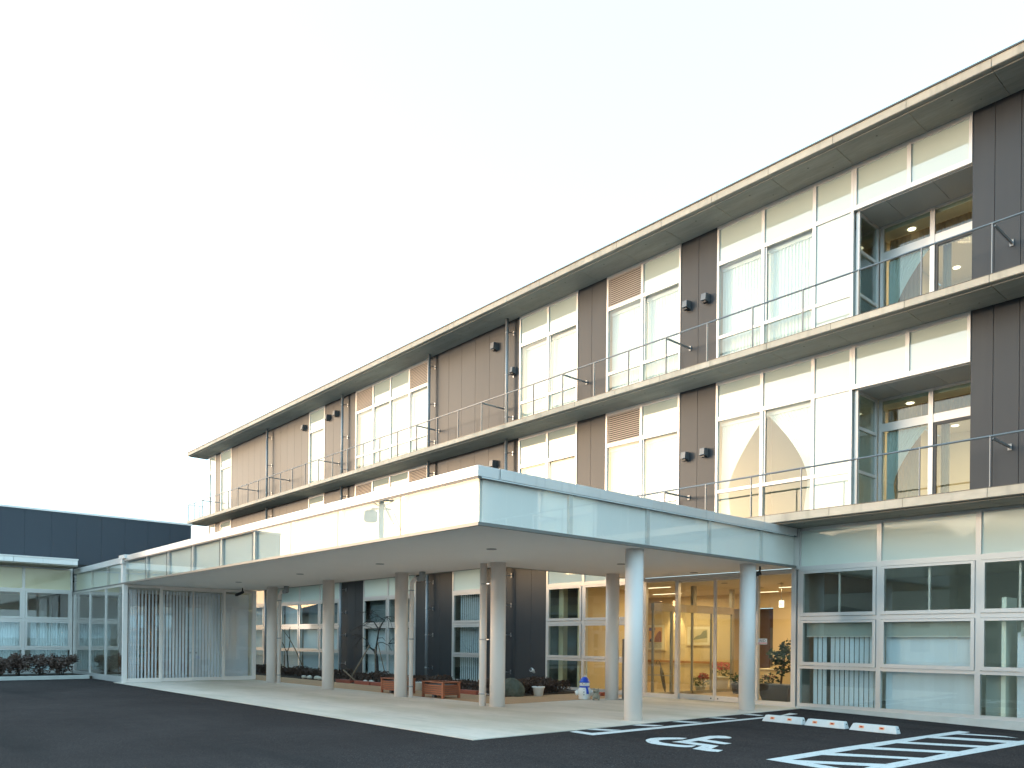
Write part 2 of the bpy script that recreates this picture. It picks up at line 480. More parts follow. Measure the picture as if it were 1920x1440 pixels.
BAY = [[(-5.705, 9.648), (-5.658, 11.696), (-5.414, 15.784), (-5.213, 15.762), (-5.236, 15.168), (-5.307, 14.529), (-5.344, 14.156), (-5.334, 13.301), (-5.362, 12.978), (-5.384, 12.171), (-5.414, 11.825), (-5.444, 11.046), (-5.452, 10.7), (-5.475, 9.914)], [(-5.475, 9.914), (-4.54, 10.634), (-4.575, 10.289), (-5.15, 9.87)], [(-5.452, 10.7), (-5.444, 11.046), (-4.452, 11.655), (-4.504, 11.372)], [(-5.414, 11.825), (-5.384, 12.171), (-4.388, 12.799), (-4.434, 12.452)], [(-5.362, 12.978), (-5.334, 13.301), (-4.347, 13.891), (-4.364, 13.552)], [(-5.344, 14.156), (-5.307, 14.529), (-4.244, 15.057), (-4.279, 14.597)], [(-5.236, 15.168), (-5.202, 15.426), (-4.615, 15.631), (-4.372, 15.51), (-4.589, 15.473)], [(-4.545, 9.857), (-4.575, 10.289), (-4.54, 10.634), (-4.504, 11.372), (-4.452, 11.655), (-4.434, 12.452), (-4.388, 12.799), (-4.364, 13.552), (-4.347, 13.891), (-4.279, 14.597), (-4.244, 15.057), (-4.183, 15.634), (-4.019, 15.095), (-4.334, 10.394), (-4.335, 10.116)], [(-5.705, 9.648), (-5.475, 9.914), (-5.15, 9.87), (-4.69, 9.792), (-4.796, 9.575)]]
sheet('hatched_edge_marking', M['paint'], EDGE, 0.004)
sheet('hatched_bay_marking', M['paint'], BAY, 0.004)
sheet('wheelchair_symbol', M['paint'], [[WHEEL_OUT[i], WHEEL_OUT[i + 1], WHEEL_IN[i + 1], WHEEL_IN[i]] for i in range(len(WHEEL_OUT) - 1)] + [BODY], 0.004)
# ------------------------------------------------------------------ main building
bld = thing('care_home_building', 'long three storey building with dark cladding, white windows and concrete balconies', 'building', (-26, D, 0))
bare = thing  # alias

XL, XR = -47.4, 6.5
ZSL = {3: 8.51, 2: 4.50, 1: 0.06}
ZSO = {3: 12.385, 2: 8.335, 1: 4.285}

# slabs with drip lip, cut into formwork segments
seg = 1.545
edges = [-5.2 + seg * k for k in range(7, -29, -1)]
edges = [e for e in edges if -48.0 < e < 7] + [-48.12]
for (zs, zt, nm) in ((12.385, 12.59, 'roof_edge_segment'), (8.335, 8.51, 'balcony_slab_segment'), (4.285, 4.50, 'balcony_slab_segment')):
    yf = 16.48
    lip = zs + 0.04
    prof = [(yf, lip), (yf + 0.015, lip - 0.012), (16.605, lip - 0.012), (16.61, zs), (17.66, zs), (17.66, zt), (yf, zt)]
    cache = {}
    for a, b in zip(edges[:-1], edges[1:]):
        w = round(a - b, 4)
        if w not in cache:
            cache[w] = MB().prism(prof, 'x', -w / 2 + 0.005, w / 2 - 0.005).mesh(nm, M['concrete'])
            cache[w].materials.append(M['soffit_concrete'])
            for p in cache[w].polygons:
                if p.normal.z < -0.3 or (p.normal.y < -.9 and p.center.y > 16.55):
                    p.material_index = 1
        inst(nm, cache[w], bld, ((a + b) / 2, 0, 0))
    box('slab_core', M['concrete_dark'], bld, -48.10, 6.4, yf + 0.012, 17.6, zs + 0.055, zt - 0.012)
    box('floor_slab', M['concrete'], bld, XL + 0.2, XR, 17.67, 25, zs + 0.01, zt - 0.004)
mb = MB()
mb.box(-48.15, 6.9, 16.455, 17.7, 12.592, 12.625)
mb.build('roof_coping', M['coping'], bld)
for zt in (8.51, 4.50):
    box('slab_edge_strip', M['coping'], bld, -48.13, 6.9, 16.474, 16.52, zt + 0.001, zt + 0.012)
mb = MB()
for zs in (12.385, 8.335, 4.285):
    for a, b in zip(edges[:-1], edges[1:]):
        for q in (0.5,):
            x = a + (b - a) * q + random.uniform(-.06, .06)
            mb.lathe((x, 16.86, zs - 0.003), [(0.022, 0), (0.022, 0.004)], 8)
            if random.random() < 0.5:
                mb.lathe((x + .4, 17.25, zs - 0.003), [(0.016, 0), (0.016, 0.004)], 8)
mb.build('tie_hole', M['concrete_dark'], bld, 'stuff')


# cladding
def panels(x_edges, fl, z0=None, z1=None):
    z0 = ZSL[fl] if z0 is None else z0
    z1 = ZSO[fl] if z1 is None else z1
    for a, b in zip(x_edges[:-1], x_edges[1:]):
        MB().box(a + 0.005, b - 0.005, D, D + 0.05, z0 + 0.004, z1 - 0.003).build('cladding_panel', M['clad'], bld)
    box('wall', M['joint'], bld, x_edges[0] + .002, x_edges[-1] - .002, D + 0.025, D + 0.12, z0, z1)


def even(a, b, n):
    return [a + (b - a) * i / n for i in range(n + 1)]


PANEL_SETS = [[-46.39, -45.63], even(-44.03, -34.64, 12), [-33.09, -32.28, -31.58, -30.88, -30.30],
              [-24.85, -24.36, -23.56, -22.78, -21.99, -21.2, -20.41, -19.62], [-16.92, -16.35, -15.74], [-13.06, -12.49, -11.91],
              [-5.86, -5.45, -4.99, -4.53, -4.07, -3.6, -3.1], even(-0.5, 6.5, 9)]
for fl in (3, 2):
    for e in PANEL_SETS:
        panels(e, fl)
for e in ([-31.54, -30.9, -30.2, -29.54], [-25.57, -24.8, -24.0, -23.22], [-21.30, -20.5, -19.72, -18.94, -18.23]):
    panels(e, 1)


# windows --------------------------------------------------------------
def curtain_mesh(x0, x1, z0, z1, y, m, name='curtain', parent=None, amp=0.016, pitch=0.09, shape=None, axis='x'):
    """hanging pleated cloth; shape(t) gives the left and right limits (0..1) at height t"""
    n = max(8, int((x1 - x0) / pitch * 6))
    rows = 2 if shape is None else 14
    vs_, fs = [], []
    ph = random.uniform(0, 6)
    for j in range(rows):
        t = j / (rows - 1)
        lo, hi = (0, 1) if shape is None else shape(t)
        for i in range(n + 1):
            s_ = i / n
            x = x0 + (x1 - x0) * (lo + (hi - lo) * s_)
            u = s_ * (x1 - x0)
            yy = y + amp * math.sin(2 * math.pi * u / pitch + ph + 0.6 * math.sin(u * 7)) * (0.7 + 0.3 * math.sin(u * 3 + ph))
            z = z0 + (z1 - z0) * t
            vs_.append((x, yy, z) if axis == 'x' else (yy, x, z))
    for j in range(rows - 1):
        for i in range(n):
            a = j * (n + 1) + i
            fs.append((a, a + 1, a + n + 2, a + n + 1))
    return MB().add(vs_, fs, True).build(name, m, parent)


def tie_left(t):     # gathered to the left about a third of the way up
    if t < 0.36: return (0.0, 0.16 + 0.10 * (0.36 - t) / 0.36)
    k = (t - 0.36) / 0.64
    return (0.0, 0.16 + 0.80 * k ** 1.5)


def tie_right(t):
    a, b = tie_left(t)
    return (1 - b, 1 - a)


def frame_bars(mb, xs_, z0, z1, wid, y0, y1, ends=True):
    for i, x in enumerate(xs_):
        if i == 0: mb.box(x + 0.002, x + wid * 0.75, y0, y1, z0, z1)
        elif i == len(xs_) - 1: mb.box(x - wid * 0.75, x - 0.002, y0, y1, z0, z1)
        else: mb.box(x - wid / 2, x + wid / 2, y0, y1, z0, z1)


def upper_window(xs_, fl, kinds, curtains):
    zb, zt = ZSL[fl], ZSO[fl]
    zt -= 0.002
    h1 = zt - 0.095           # transom pane top
    t0 = zt - 0.925           # transom pane bottom
    t1 = zt - 1.03            # lower pane top
    m1, m0 = zb + 1.01, zb + 0.93
    s1 = zb + 0.10
    fr = MB()
    frame_bars(fr, xs_, (zb + 0.003) if kinds[0] != 'transom' else t1, zt, 0.085, D - 0.02, D + 0.07)
    inner = []
    for i, k in enumerate(kinds):
        a = xs_[i] + (0.064 if i == 0 else 0.0425)
        b = xs_[i + 1] - (0.064 if i == len(kinds) - 1 else 0.0425)
        inner.append((a, b))
        fr.box(a, b, D - 0.015, D + 0.07, h1, zt)
        fr.box(a, b, D - 0.017, D + 0.07, t1, t0)
        if k not in ('transom',):
            fr.box(a, b, D - 0.015, D + 0.07, zb + 0.003, s1)
            if k in ('std', 'louvre', 'white'):
                fr.box(a, b, D - 0.012, D + 0.07, m0, m1)
    w = fr.build('window', M['alu'], bld)
    for i, k in enumerate(kinds):
        a, b = inner[i]
        if k == 'louvre':
            lv = box('louvre', M['joint'], w, a, b, D + 0.065, D + 0.09, t0, h1)
            n = 14
            p = (h1 - t0) / n
            me = MB().prism([(D - 0.014, 0.0), (D - 0.004, 0.0), (D + 0.02, p * 0.5), (D + 0.02, p * 0.62), (D - 0.002, p * 0.55), (D - 0.014, p * 0.52)], 'x', a + .001, b - .001).mesh('slat', M['louvre'])
            for q in range(n):
                inst('slat', me, w, (0, 0, t0 + 0.008 + q * p))
        else:
            MB().box(a, b, D + 0.012, D + 0.022, t0, h1).build('frosted_pane', M['frost'], w)
            mbx = MB()
        if k == 'transom':
            continue
        dy = 0.045 if (i % 2) else 0.02
        if k == 'white':
            MB().box(a, b, D + 0.012, D + 0.022, m1, t1).build('frosted_pane', M['frost'], w)
            MB().box(a, b, D + 0.012, D + 0.022, s1, m0).build('frosted_pane', M['frost'], w)
        elif k == 'door':
            MB().box(a, b, D + 0.03, D + 0.038, s1, t1).build('pane', M['glass'], w)
        else:
            MB().box(a, b, D + dy, D + dy + 0.008, m1, t1).build('pane', M['glass'], w)
            MB().box(a, b, D + dy, D + dy + 0.008, s1, m0).build('pane', M['glass'], w)
            if dy > 0.03:     # sliding sash edge
                MB().box(a, a + 0.05, D + 0.012, D + dy - 0.002, m1, t1).build('sash', M['alu'], w)
        c = curtains[i]
        if c == 'closed':
            curtain_mesh(a - .03, b + .03, zb + 0.03, t1 - 0.10, D + 0.22, M['curtain'], 'curtain', w)
        elif c == 'left':
            curtain_mesh(a - .03, b + .03, zb + 0.03, t1 - 0.10, D + 0.22, M['curtain'], 'curtain', w, shape=tie_left)
        elif c == 'right':
            curtain_mesh(a - .03, b + .03, zb + 0.03, t1 - 0.10, D + 0.22, M['curtain'], 'curtain', w, shape=tie_right)
        MB().box(a - .02, b + .02, D + 0.17, D + 0.27, t1 - 0.10, t1 - 0.02).build('curtain_box', M['white_plastic'], w)
    return w


for fl in (3, 2):
    c2 = 'closed'
    upper_window([XL, -46.39], fl, ['door'], [c2])
    upper_window([-45.63, -44.03], fl, ['door'], [c2])
    upper_window([-34.64, -33.09], fl, ['door'], [c2])
    upper_window([-30.30, -28.87, -27.52, -26.15, -24.85], fl, ['louvre', 'std', 'std', 'louvre'], [c2] * 4)
    upper_window([-19.62, -18.25, -16.92], fl, ['std', 'std'], [c2] * 2)
    upper_window([-15.74, -14.40, -13.06], fl, ['louvre', 'std'], [c2] * 2)
    upper_window([-11.91, -10.58, -9.24, -8.30], fl, ['std', 'std', 'white'], (['closed', 'closed', ''] if fl == 3 else ['left', 'right', '']))
    upper_window([-8.30, -7.10, -5.86], fl, ['transom', 'transom'], ['', ''])
    upper_window([-3.1, -1.8, -0.5], fl, ['std', 'std'], [c2] * 2)

# upper rooms
for fl in (3, 2):
    zb, zt = ZSL[fl], ZSO[fl]
    box('room_wall', M['room'], bld, XL + 0.1, -8.3, 21.2, 21.3, zb, zt + .005)
    box('room_wall', M['room'], bld, -8.3, XR, 22.6, 22.7, zb, zt + .005)
    for x in (-46.0, -34.6, -24.8, -19.55, -12.5, -3.3, XR - .1):
        box('partition', M['room'], bld, x - .05, x + .05, D + 0.13, 21.2 if x < -8 else 22.6, zb, zt + .005)
    box('room_ceiling', M['room'], bld, XL + 0.2, XR - .2, D + 0.3, 22.6, zt - 0.15, zt - 0.10)

# balcony recess on the two upper floors
for fl in (3, 2):
    zb, zt = ZSL[fl], ZSO[fl]
    zc = zt - 1.032
    yb = 18.65
    for a, b in ((-8.26, -7.62), (-7.62, -6.65), (-6.65, -5.80)):
        box('recess_ceiling_panel', M['recess'], bld, a + .004, b - .004, D + 0.07, yb + 0.06, zc - 0.02, zc + 0.02)
    box('wall', M['clad'], bld, -5.86, -5.74, D + 0.13, yb + 0.1, zb, zc)
    # glazed side wall
    mb = MB()
    for y in (D + 0.073, yb - 0.10):
        mb.box(-8.28, -8.20, y, y + 0.07, zb, zc - .021)
    for z in (zb, zb + 0.93, zb + 1.92, zc - 0.085):
        mb.box(-8.275, -8.205, D + 0.143, yb - 0.10, z, z + 0.07)
    w = mb.build('window', M['alu'], bld)
    for z0, z1 in ((zb + .07, zb + .93), (zb + 1.0, zb + 1.92), (zb + 1.99, zc - 0.085)):
        MB().box(-8.245, -8.237, D + 0.143, yb - 0.10, z0, z1).build('pane', M['glass_dark'], w)
    curtain_mesh(D + 0.2, yb - 0.2, zb + .05, zc - .1, -8.55, M['curtain_blue'], 'curtain', w, axis='y')
    # back window
    mb = MB()
    xs_ = [-8.19, -7.04, -5.87]
    mb.box(-8.19, -8.11, yb, yb + 0.07, zb, zc - .021)
    mb.box(-7.085, -6.985, yb - .01, yb + 0.07, zb, zc - .021)
    mb.box(-5.95, -5.865, yb, yb + 0.07, zb, zc - .021)
    for a, b in ((-8.11, -7.085), (-6.985, -5.95)):
        mb.box(a, b, yb + .002, yb + 0.07, zc - 0.075, zc - .021)
        mb.box(a, b, yb + .002, yb + 0.07, zb + 2.01, zb + 2.20)
        mb.box(a, b, yb + .002, yb + 0.07, zb, zb + 0.06)
    w = mb.build('window', M['alu'], bld)
    mb = MB()
    mb.box(-6.985, -6.92, yb + .01, yb + .06, zb + .06, zb + 2.01)
    mb.box(-6.92, -5.95, yb + .01, yb + .06, zb + 1.94, zb + 2.01)
    mb.build('door_frame', M['dark_grey'], w)
    for (a, b) in ((-8.11, -7.085), (-6.985, -5.95)):
        MB().box(a, b, yb + .03, yb + .038, zb + 2.20, zc - .075).build('pane', M['glass_dark'], w)
    MB().box(-8.11, -7.085, yb + .04, yb + .048, zb + .06, zb + 2.01).build('pane', M['glass_dark'], w)
    MB().box(-6.92, -5.95, yb + .03, yb + .038, zb + .06, zb + 1.94).build('pane', M['glass_dark'], w)
    curtain_mesh(-8.2, -7.45, zb + .05, zc - .15, yb + 0.55, M['curtain_tan'], 'curtain', w)
    curtain_mesh(-8.05, -7.1, zb + .05, zb + 2.0, yb + 0.14, M['curtain'], 'curtain', w, shape=tie_left)
    curtain_mesh(-7.45, -5.9, zb + 2.15, zc - .15, yb + 0.55, M['curtain_tan'], 'curtain', w)
    curtain_mesh(-6.9, -6.72, zb + .05, zb + 2.0, yb + 0.24, M['curtain_tan'], 'curtain', w)
    box('room_ceiling', M['mount'], bld, -8.29, -5.75, yb + 0.09, 22.6, zc - 0.14, zc - 0.02)
    box('room_wall', M['mount'], bld, -8.36, -8.30, yb + 0.6, 22.6, zb, zc - 0.14)
    for (lx2, ly2) in ((-7.63, 19.02), (-7.63, 21.8), (-6.4, 20.4)):
        MB().lathe((lx2, ly2, zc - 0.153), [(0.085, 0), (0.085, 0.012)], 16).build('downlight', M['lamp'], bld)
    L = bpy.data.lights.new('room_lamp', 'AREA'); L.energy = 5; L.color = (1, 0.72, 0.42); L.shape = 'DISK'; L.size = 0.4
    lo = bpy.data.objects.new('room_lamp', L); link(lo, None, (-6.9, 20.3, zc - 0.2))

# ground-floor glazing ---------------------------------------------------
def ground_window(xs_, yface=D, base=0.06, parent=None, glass='glass', left_wing=False):
    """four rows: frosted transom, two projecting vent sashes, fixed lower pane"""
    parent = parent or bld
    Y = yface
    fr = MB()
    zt = 4.283
    frame_bars(fr, xs_, base, zt, 0.10, Y - 0.012, Y + 0.09)
    inn = []
    n = len(xs_) - 1
    for i in range(n):
        a = xs_[i] + (0.075 if i == 0 else 0.05)
        b = xs_[i + 1] - (0.075 if i == n - 1 else 0.05)
        inn.append((a, b))
        for z0, z1, yy in ((4.21, zt, 0.008), (3.258, 3.375, 0.012), (2.092, 2.183, 0.012), (0.948, 1.022, 0.012), (base, 0.13, 0.010)):
            fr.box(a, b, Y - yy + .003, Y + 0.09, z0, z1)
    w = fr.build('window', M['alu'], parent)
    for a, b in inn:
        MB().box(a, b, Y + 0.02, Y + 0.03, 3.375, 4.21).build('frosted_pane', M['frost_lifted'], w)
        for z0, z1 in ((2.185, 3.256), (1.024, 2.090)):
            s = MB()
            g = 0.006
            s.box(a + g, a + 0.075, Y - 0.035, Y + 0.05, z0 + g, z1 - g)
            s.box(b - 0.075, b - g, Y - 0.035, Y + 0.05, z0 + g, z1 - g)
            s.box(a + 0.075, b - 0.075, Y - 0.034, Y + 0.05, z0 + g, z0 + 0.085)
            s.box(a + 0.075, b - 0.075, Y - 0.034, Y + 0.05, z1 - 0.06, z1 - g)
            s.build('sash', M['alu'], w)
            MB().box(a + 0.075, b - 0.075, Y - 0.005, Y + 0.003, z0 + 0.085, z1 - 0.06).build('pane', M[glass], w)
        MB().box(a, b, Y + 0.03, Y + 0.038, 0.13, 0.948).build('pane', M[glass], w)
    return w


gw_right = ground_window([-9.57, -7.66, -5.68, -3.70, -1.72, 0.26, 2.24, 4.22, 6.4], base=0.055)
gw_a = ground_window([-45.5, -43.5, -41.5, -39.5, -37.5, -35.49, -33.42, -31.545])
gw_b = ground_window([-29.535, -27.58, -25.575])
gw_c = ground_window([-23.215, -21.305])
gw_d = ground_window([-18.225, -16.60, -14.26])
box('wall', M['clad'], bld, XL, -45.5, D, D + .1, 0.0, 4.283)
box('plinth', M['kerb'], bld, -9.57, 6.4, D - 0.06, D + 0.12, -0.6, 0.053)
box('plinth', M['kerb'], bld, XL, -14.27, D - 0.03, D + 0.12, -0.3, 0.058)


def blinds(x0, x1, z0, z1, y, pitch, wid, parent, ang=0.25, single=False, m='blind', axis='x', jitter=0.0):
    """vertical blind: separate hanging slats"""
    n = int((x1 - x0) / pitch)
    mbs = MB()
    for i in range(n + 1):
        x = x0 + i * pitch
        a = ang + random.uniform(-jitter, jitter)
        dx, dy = math.cos(a) * wid / 2, math.sin(a) * wid / 2
        t = 0.0015
        pr = [(x - dx, y - dy), (x + dx, y + dy), (x + dx, y + dy + t * 2), (x - dx, y - dy + t * 2)]
        if axis == 'y': pr = [(q[1], q[0]) for q in pr][::-1]
        if single:
            MB().prism(pr, 'z', z0, z1).build('blind_slat', M[m], parent)
        else:
            mbs.prism(pr, 'z', z0, z1)
    if not single:
        o = mbs.build('vertical_blind', M[m], parent)
        o['kind'] = 'stuff'


# right-hand rooms
blinds(-9.22, -8.96, 0.10, 1.80, D + 0.20, 0.115, 0.085, gw_right, 0.25, True)
blinds(-8.80, -7.70, 0.10, 1.80, D + 0.20, 0.113, 0.09, gw_right, 0.15, True, jitter=0.12)
blinds(-7.52, -5.75, 0.10, 1.80, D + 0.20, 0.10, 0.105, gw_right, 0.06, True, jitter=0.04)
blinds(-4.98, -3.75, 0.10, 1.80, D + 0.20, 0.10, 0.105, gw_right, 0.06, True)
blinds(-3.6, 6.2, 0.10, 1.80, D + 0.20, 0.10, 0.105, gw_right, 0.06)
for a, b in ((-9.40, -7.72), (-7.58, -5.74), (-4.95, -3.75), (-3.6, 6.2)):
    box('roller_screen', M['screen'], gw_right, a, b, D + 0.12, D + 0.124, 1.72, 2.12)
    box('screen_rail', M['alu'], gw_right, a, b, D + 0.115, D + 0.13, 1.70, 1.722)
for x in (-8.62, -6.66, -4.98):
    box('inner_post', M['alu'], gw_right, x - .02, x + .02, D + 0.13, D + 0.17, 2.1, 3.3)
box('partition', M['room'], gw_right, -5.30, -5.22, D + 0.15, D + 0.8, 0.06, 2.5)
box('partition', M['screen'], gw_right, -5.6, -5.24, D + 0.24, D + 0.27, 0.06, 1.02)
box('wall', M['room'], bld, -9.60, 6.4, 21.5, 21.6, 0.0, 4.2)
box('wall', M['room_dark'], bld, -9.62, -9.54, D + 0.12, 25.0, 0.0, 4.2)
box('room_floor', M['room_floor'], bld, -9.54, 6.4, D + 0.12, 21.5, -0.1, 0.02)
box('room_ceiling', M['room'], bld, -9.54, 6.4, D + 0.12, 21.5, 3.30, 3.36)
# left-hand rooms
blinds(-45.0, -37.6, 0.10, 3.2, D + 0.22, 0.10, 0.10, gw_a, 0.2)
blinds(-35.40, -33.5, 0.10, 0.95, D + 0.22, 0.10, 0.075, gw_a, 0.5)
blinds(-37.4, -35.6, 0.10, 3.25, D + 0.22, 0.10, 0.098, gw_a, 0.1)
blinds(-33.35, -31.6, 0.10, 0.95, D + 0.22, 0.10, 0.06, gw_a, 0.6)
blinds(-33.35, -31.6, 1.05, 2.0, D + 0.22, 0.10, 0.10, gw_a, 0.1)
blinds(-35.40, -33.5, 1.05, 2.0, D + 0.22, 0.10, 0.10, gw_a, 0.1)
blinds(-29.45, -25.65, 0.10, 2.0, D + 0.24, 0.10, 0.10, gw_b, 0.12)
blinds(-22.95, -21.36, 0.10, 3.24, D + 0.22, 0.115, 0.05, gw_c, 0.5)
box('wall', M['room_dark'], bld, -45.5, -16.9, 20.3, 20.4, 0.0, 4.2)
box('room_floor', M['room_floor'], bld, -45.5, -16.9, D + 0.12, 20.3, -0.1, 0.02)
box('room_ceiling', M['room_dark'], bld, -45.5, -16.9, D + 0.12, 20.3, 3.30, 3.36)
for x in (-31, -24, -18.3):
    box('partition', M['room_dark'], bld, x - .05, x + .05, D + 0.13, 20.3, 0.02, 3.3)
box('partition', M['cream'], bld, -16.95, -16.85, D + 0.13, 20.3, 0.02, 3.3)
box('partition', M['cream'], bld, -17.95, -17.75, D + 0.3, D + 0.5, 0.02, 3.3)
box('curtain_panel', M['curtain_blue'], gw_d, -16.84, -16.66, D + 0.25, D + 0.28, 0.1, 3.2)
box('roller_screen', M['reflection_tone'], gw_b, -29.45, -25.65, D + 0.30, D + 0.304, 2.05, 3.25)  # added sheet, gives the upper sashes a reflected blue-grey tone
box('roller_screen', M['reflection_tone'], gw_a, -35.4, -31.6, D + 0.45, D + 0.454, 2.05, 3.25)  # another added sheet for the reflected tone in these upper sashes
# office furniture seen through the left pane
desk = thing('office_desk', 'dark desk with clutter behind the window left of the entrance', 'desk', (-17.3, 18.9, 0.02))
box('desk_top', M['wood'], desk, -17.7, -16.9, 18.7, 19.4, 0.70, 0.74)
box('desk_side', M['dark_grey'], desk, -17.68, -17.6, 18.75, 19.35, 0.02, 0.70)
box('desk_side', M['dark_grey'], desk, -17.0, -16.92, 18.75, 19.35, 0.02, 0.70)
box('desk_front', M['dark_grey'], desk, -17.6, -17.0, 18.74, 18.77, 0.1, 0.70)

# drainpipes on the facade
for x in (-38.86, -31.10, -24.52, -20.02):
    p = MB().tube([(x, 17.32, 8.52), (x, 17.32, 12.38)], 0.055, 12).build('drainpipe', M['pipe_grey'], bld)
    MB().tube([(x, 17.32, 4.51), (x, 17.32, 8.33)], 0.055, 12).build('drainpipe', M['pipe_grey'], bld)
    MB().tube([(x, 17.32, 0.05), (x, 17.32, 4.28)], 0.055, 12).build('drainpipe', M['pipe_grey'], bld)
    for z in (11.92, 10.5, 9.07, 7.87, 6.45, 5.02, 3.75, 2.75, 1.75, 0.5):
        mb = MB()
        mb.lathe((x, 17.32, z - 0.02), [(0.062, 0), (0.062, 0.04)], 12)
        mb.box(x + 0.0, x + 0.10, 17.375, 17.395, z - 0.012, z + 0.012)
        mb.box(x + 0.09, x + 0.11, 17.375, 17.54, z - 0.012, z + 0.012)
        mb.box(x + 0.075, x + 0.125, 17.525, 17.539, z - 0.07, z + 0.07)
        mb.build('pipe_bracket', M['steel'], p)

# vent hoods
def vent(x, z, s=1.0):
    w, h, d = 0.11 * s, 0.13 * s, 0.2
    pr = [(D - d, z - h), (D - 0.0, z - h - 0.03), (D - 0.0, z + h + 0.02), (D - d * 0.9, z + h)]
    o = MB().prism(pr, 'x', x - w, x + w).build('vent_hood', M['vent'], bld)
    MB().box(x - w * .8, x + w * .8, D - d * .8, D - .04, z - h - 0.055, z - h - 0.022).build('vent_grille', M['black'], o)
for x, z in ((-20.85, 11.72), (-31.95, 11.75), (-32.71, 11.73), (-35.08, 11.73), (-20.85, 7.66), (-32.71, 7.66), (-31.95, 7.66), (-35.08, 7.66)):
    vent(x, z, 0.8)
for x, z in ((-12.81, 10.62), (-12.21, 10.62), (-12.81, 6.56), (-12.21, 6.56), (-19.86, 10.64), (-19.86, 6.58)):
    vent(x, z, 0.66)

# balcony railings
for zb in (8.51, 4.50):
    rail = MB().tube([(-48.0, 17.5, zb + 0.975), (-48.0, 16.53, zb + 0.975)], 0.017, 8).tube([(-48.0, 16.53, zb + 0.975), (6.8, 16.53, zb + 0.975)], 0.021, 8).build('railing', M['rail'], bld)
    me = MB().box(-0.008, 0.008, -0.022, 0.022, 0, 0.965).mesh('railing_post', M['rail'])
    ms = MB().box(-0.02, 0.02, 0.022, 1.0, 0.905, 0.945).box(-0.035, 0.035, 0.985, 1.0, 0.86, 0.985).mesh('railing_strut', M['rail'])
    k = 0
    x = -5.17
    i = -9
    while True:
        x = -5.17 - 1.266 * i
        if x < -48: break
        inst('railing_post', me, rail, (x, 16.53, zb + 0.012))
        if i in (0, 6, 9, 12, 15, 21, 25, 28, 32, -3, -6):
            inst('railing_strut', ms, rail, (x + 0.03, 16.53, zb + 0.012))
        i += 1
    inst('railing_post', me, rail, (-48.0, 16.53, zb + 0.012))
    inst('railing_post', me, rail, (-48.0, 17.2, zb + 0.012))

# ------------------------------------------------------------------ entrance canopy
cano = thing('entrance_canopy', 'long flat entrance canopy with frosted glass fascia on round white columns', 'canopy', (-19, 10, 0))
CX, CY = -9.58, 7.73
mb = MB()
mb.box(-28.55, CX - 0.05, CY + 0.05, 12.38, 3.345, 3.38)
mb.box(-14.5, CX - 0.05, 12.38, 17.50, 3.345, 3.38)
mb.build('soffit', M['soffit'], cano)
mb = MB()
mb.box(-35.5, CX - 0.25, CY + 0.25, 12.36, 3.40, 4.20)
mb.box(-14.48, CX - 0.25, 12.37, 17.40, 3.40, 4.20)
mb.build('roof', M['white_paint'], cano)
# bottom trim
mb = MB()
mb.box(-35.5, CX + 0.012, CY - 0.012, CY + 0.048, 3.338, 3.392)
mb.box(CX - 0.048, CX + 0.012, CY + 0.05, 17.48, 3.338, 3.392)
mb.box(-28.5, -14.5, 12.382, 12.44, 3.335, 4.25)
mb.box(-14.56, -14.502, 12.442, 17.45, 3.335, 4.25)
mb.build('edge_trim', M['trim_dark'], cano)
fx = [-9.58, -11.79, -14.03, -16.10, -18.14, -20.18, -22.23, -24.27, -26.28, -28.50]
me_post = MB().box(-0.045, 0.045, 0.03, 0.10, 3.395, 4.08).mesh('glazing_post', M['cap'])
for a, b in zip(fx[:-1], fx[1:]):
    MB().box(b + 0.006, a - 0.006, CY, CY + 0.012, 3.394, 4.078).build('glass_panel', M['glass_green'], cano)
for x in fx[1:]:
    inst('glazing_post', me_post, cano, (x + 0.05, CY, 0))
for x in fx[1:-1]:
    MB().box(x - 0.006, x + 0.006, CY + 0.002, CY + 0.016, 3.394, 4.078).build('joint_seal', M['alu_dark'], cano)
box('glazing_backing', M['backing_front_toned'], cano, -28.5, CX - 0.096, CY + 0.105, CY + 0.135, 3.394, 4.19)
fy = [7.73, 9.86, 11.98, 14.01, 16.02, 17.46]
for i, (a, b) in enumerate(zip(fy[:-1], fy[1:])):
    MB().box(CX - 0.012, CX, a + (0.014 if i == 0 else 0.006), b - 0.006, 3.394, 4.078).build('glass_panel', M['glass_green'], cano)
me_post2 = MB().box(-0.064, -0.02, -0.09, 0.0, 3.395, 4.08).mesh('glazing_post', M['cap'])
for y in fy[1:-1]:
    inst('glazing_post', me_post2, cano, (CX, y, 0))
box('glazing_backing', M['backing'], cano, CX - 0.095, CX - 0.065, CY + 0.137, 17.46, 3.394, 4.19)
# left stretch above the vestibule
lx_ = [-28.62, -30.80, -32.97, -35.50]
for a, b in zip(lx_[:-1], lx_[1:]):
    MB().box(b + 0.006, a - 0.006, CY, CY + 0.012, 3.394, 4.02).build('glass_panel', M['glass_green'], cano)
for x in lx_[1:-1]:
    inst('glazing_post', me_post, cano, (x + 0.05, CY, 0))
box('glazing_backing', M['backing_front_toned'], cano, -35.5, -28.6, CY + 0.105, CY + 0.135, 3.394, 4.19)
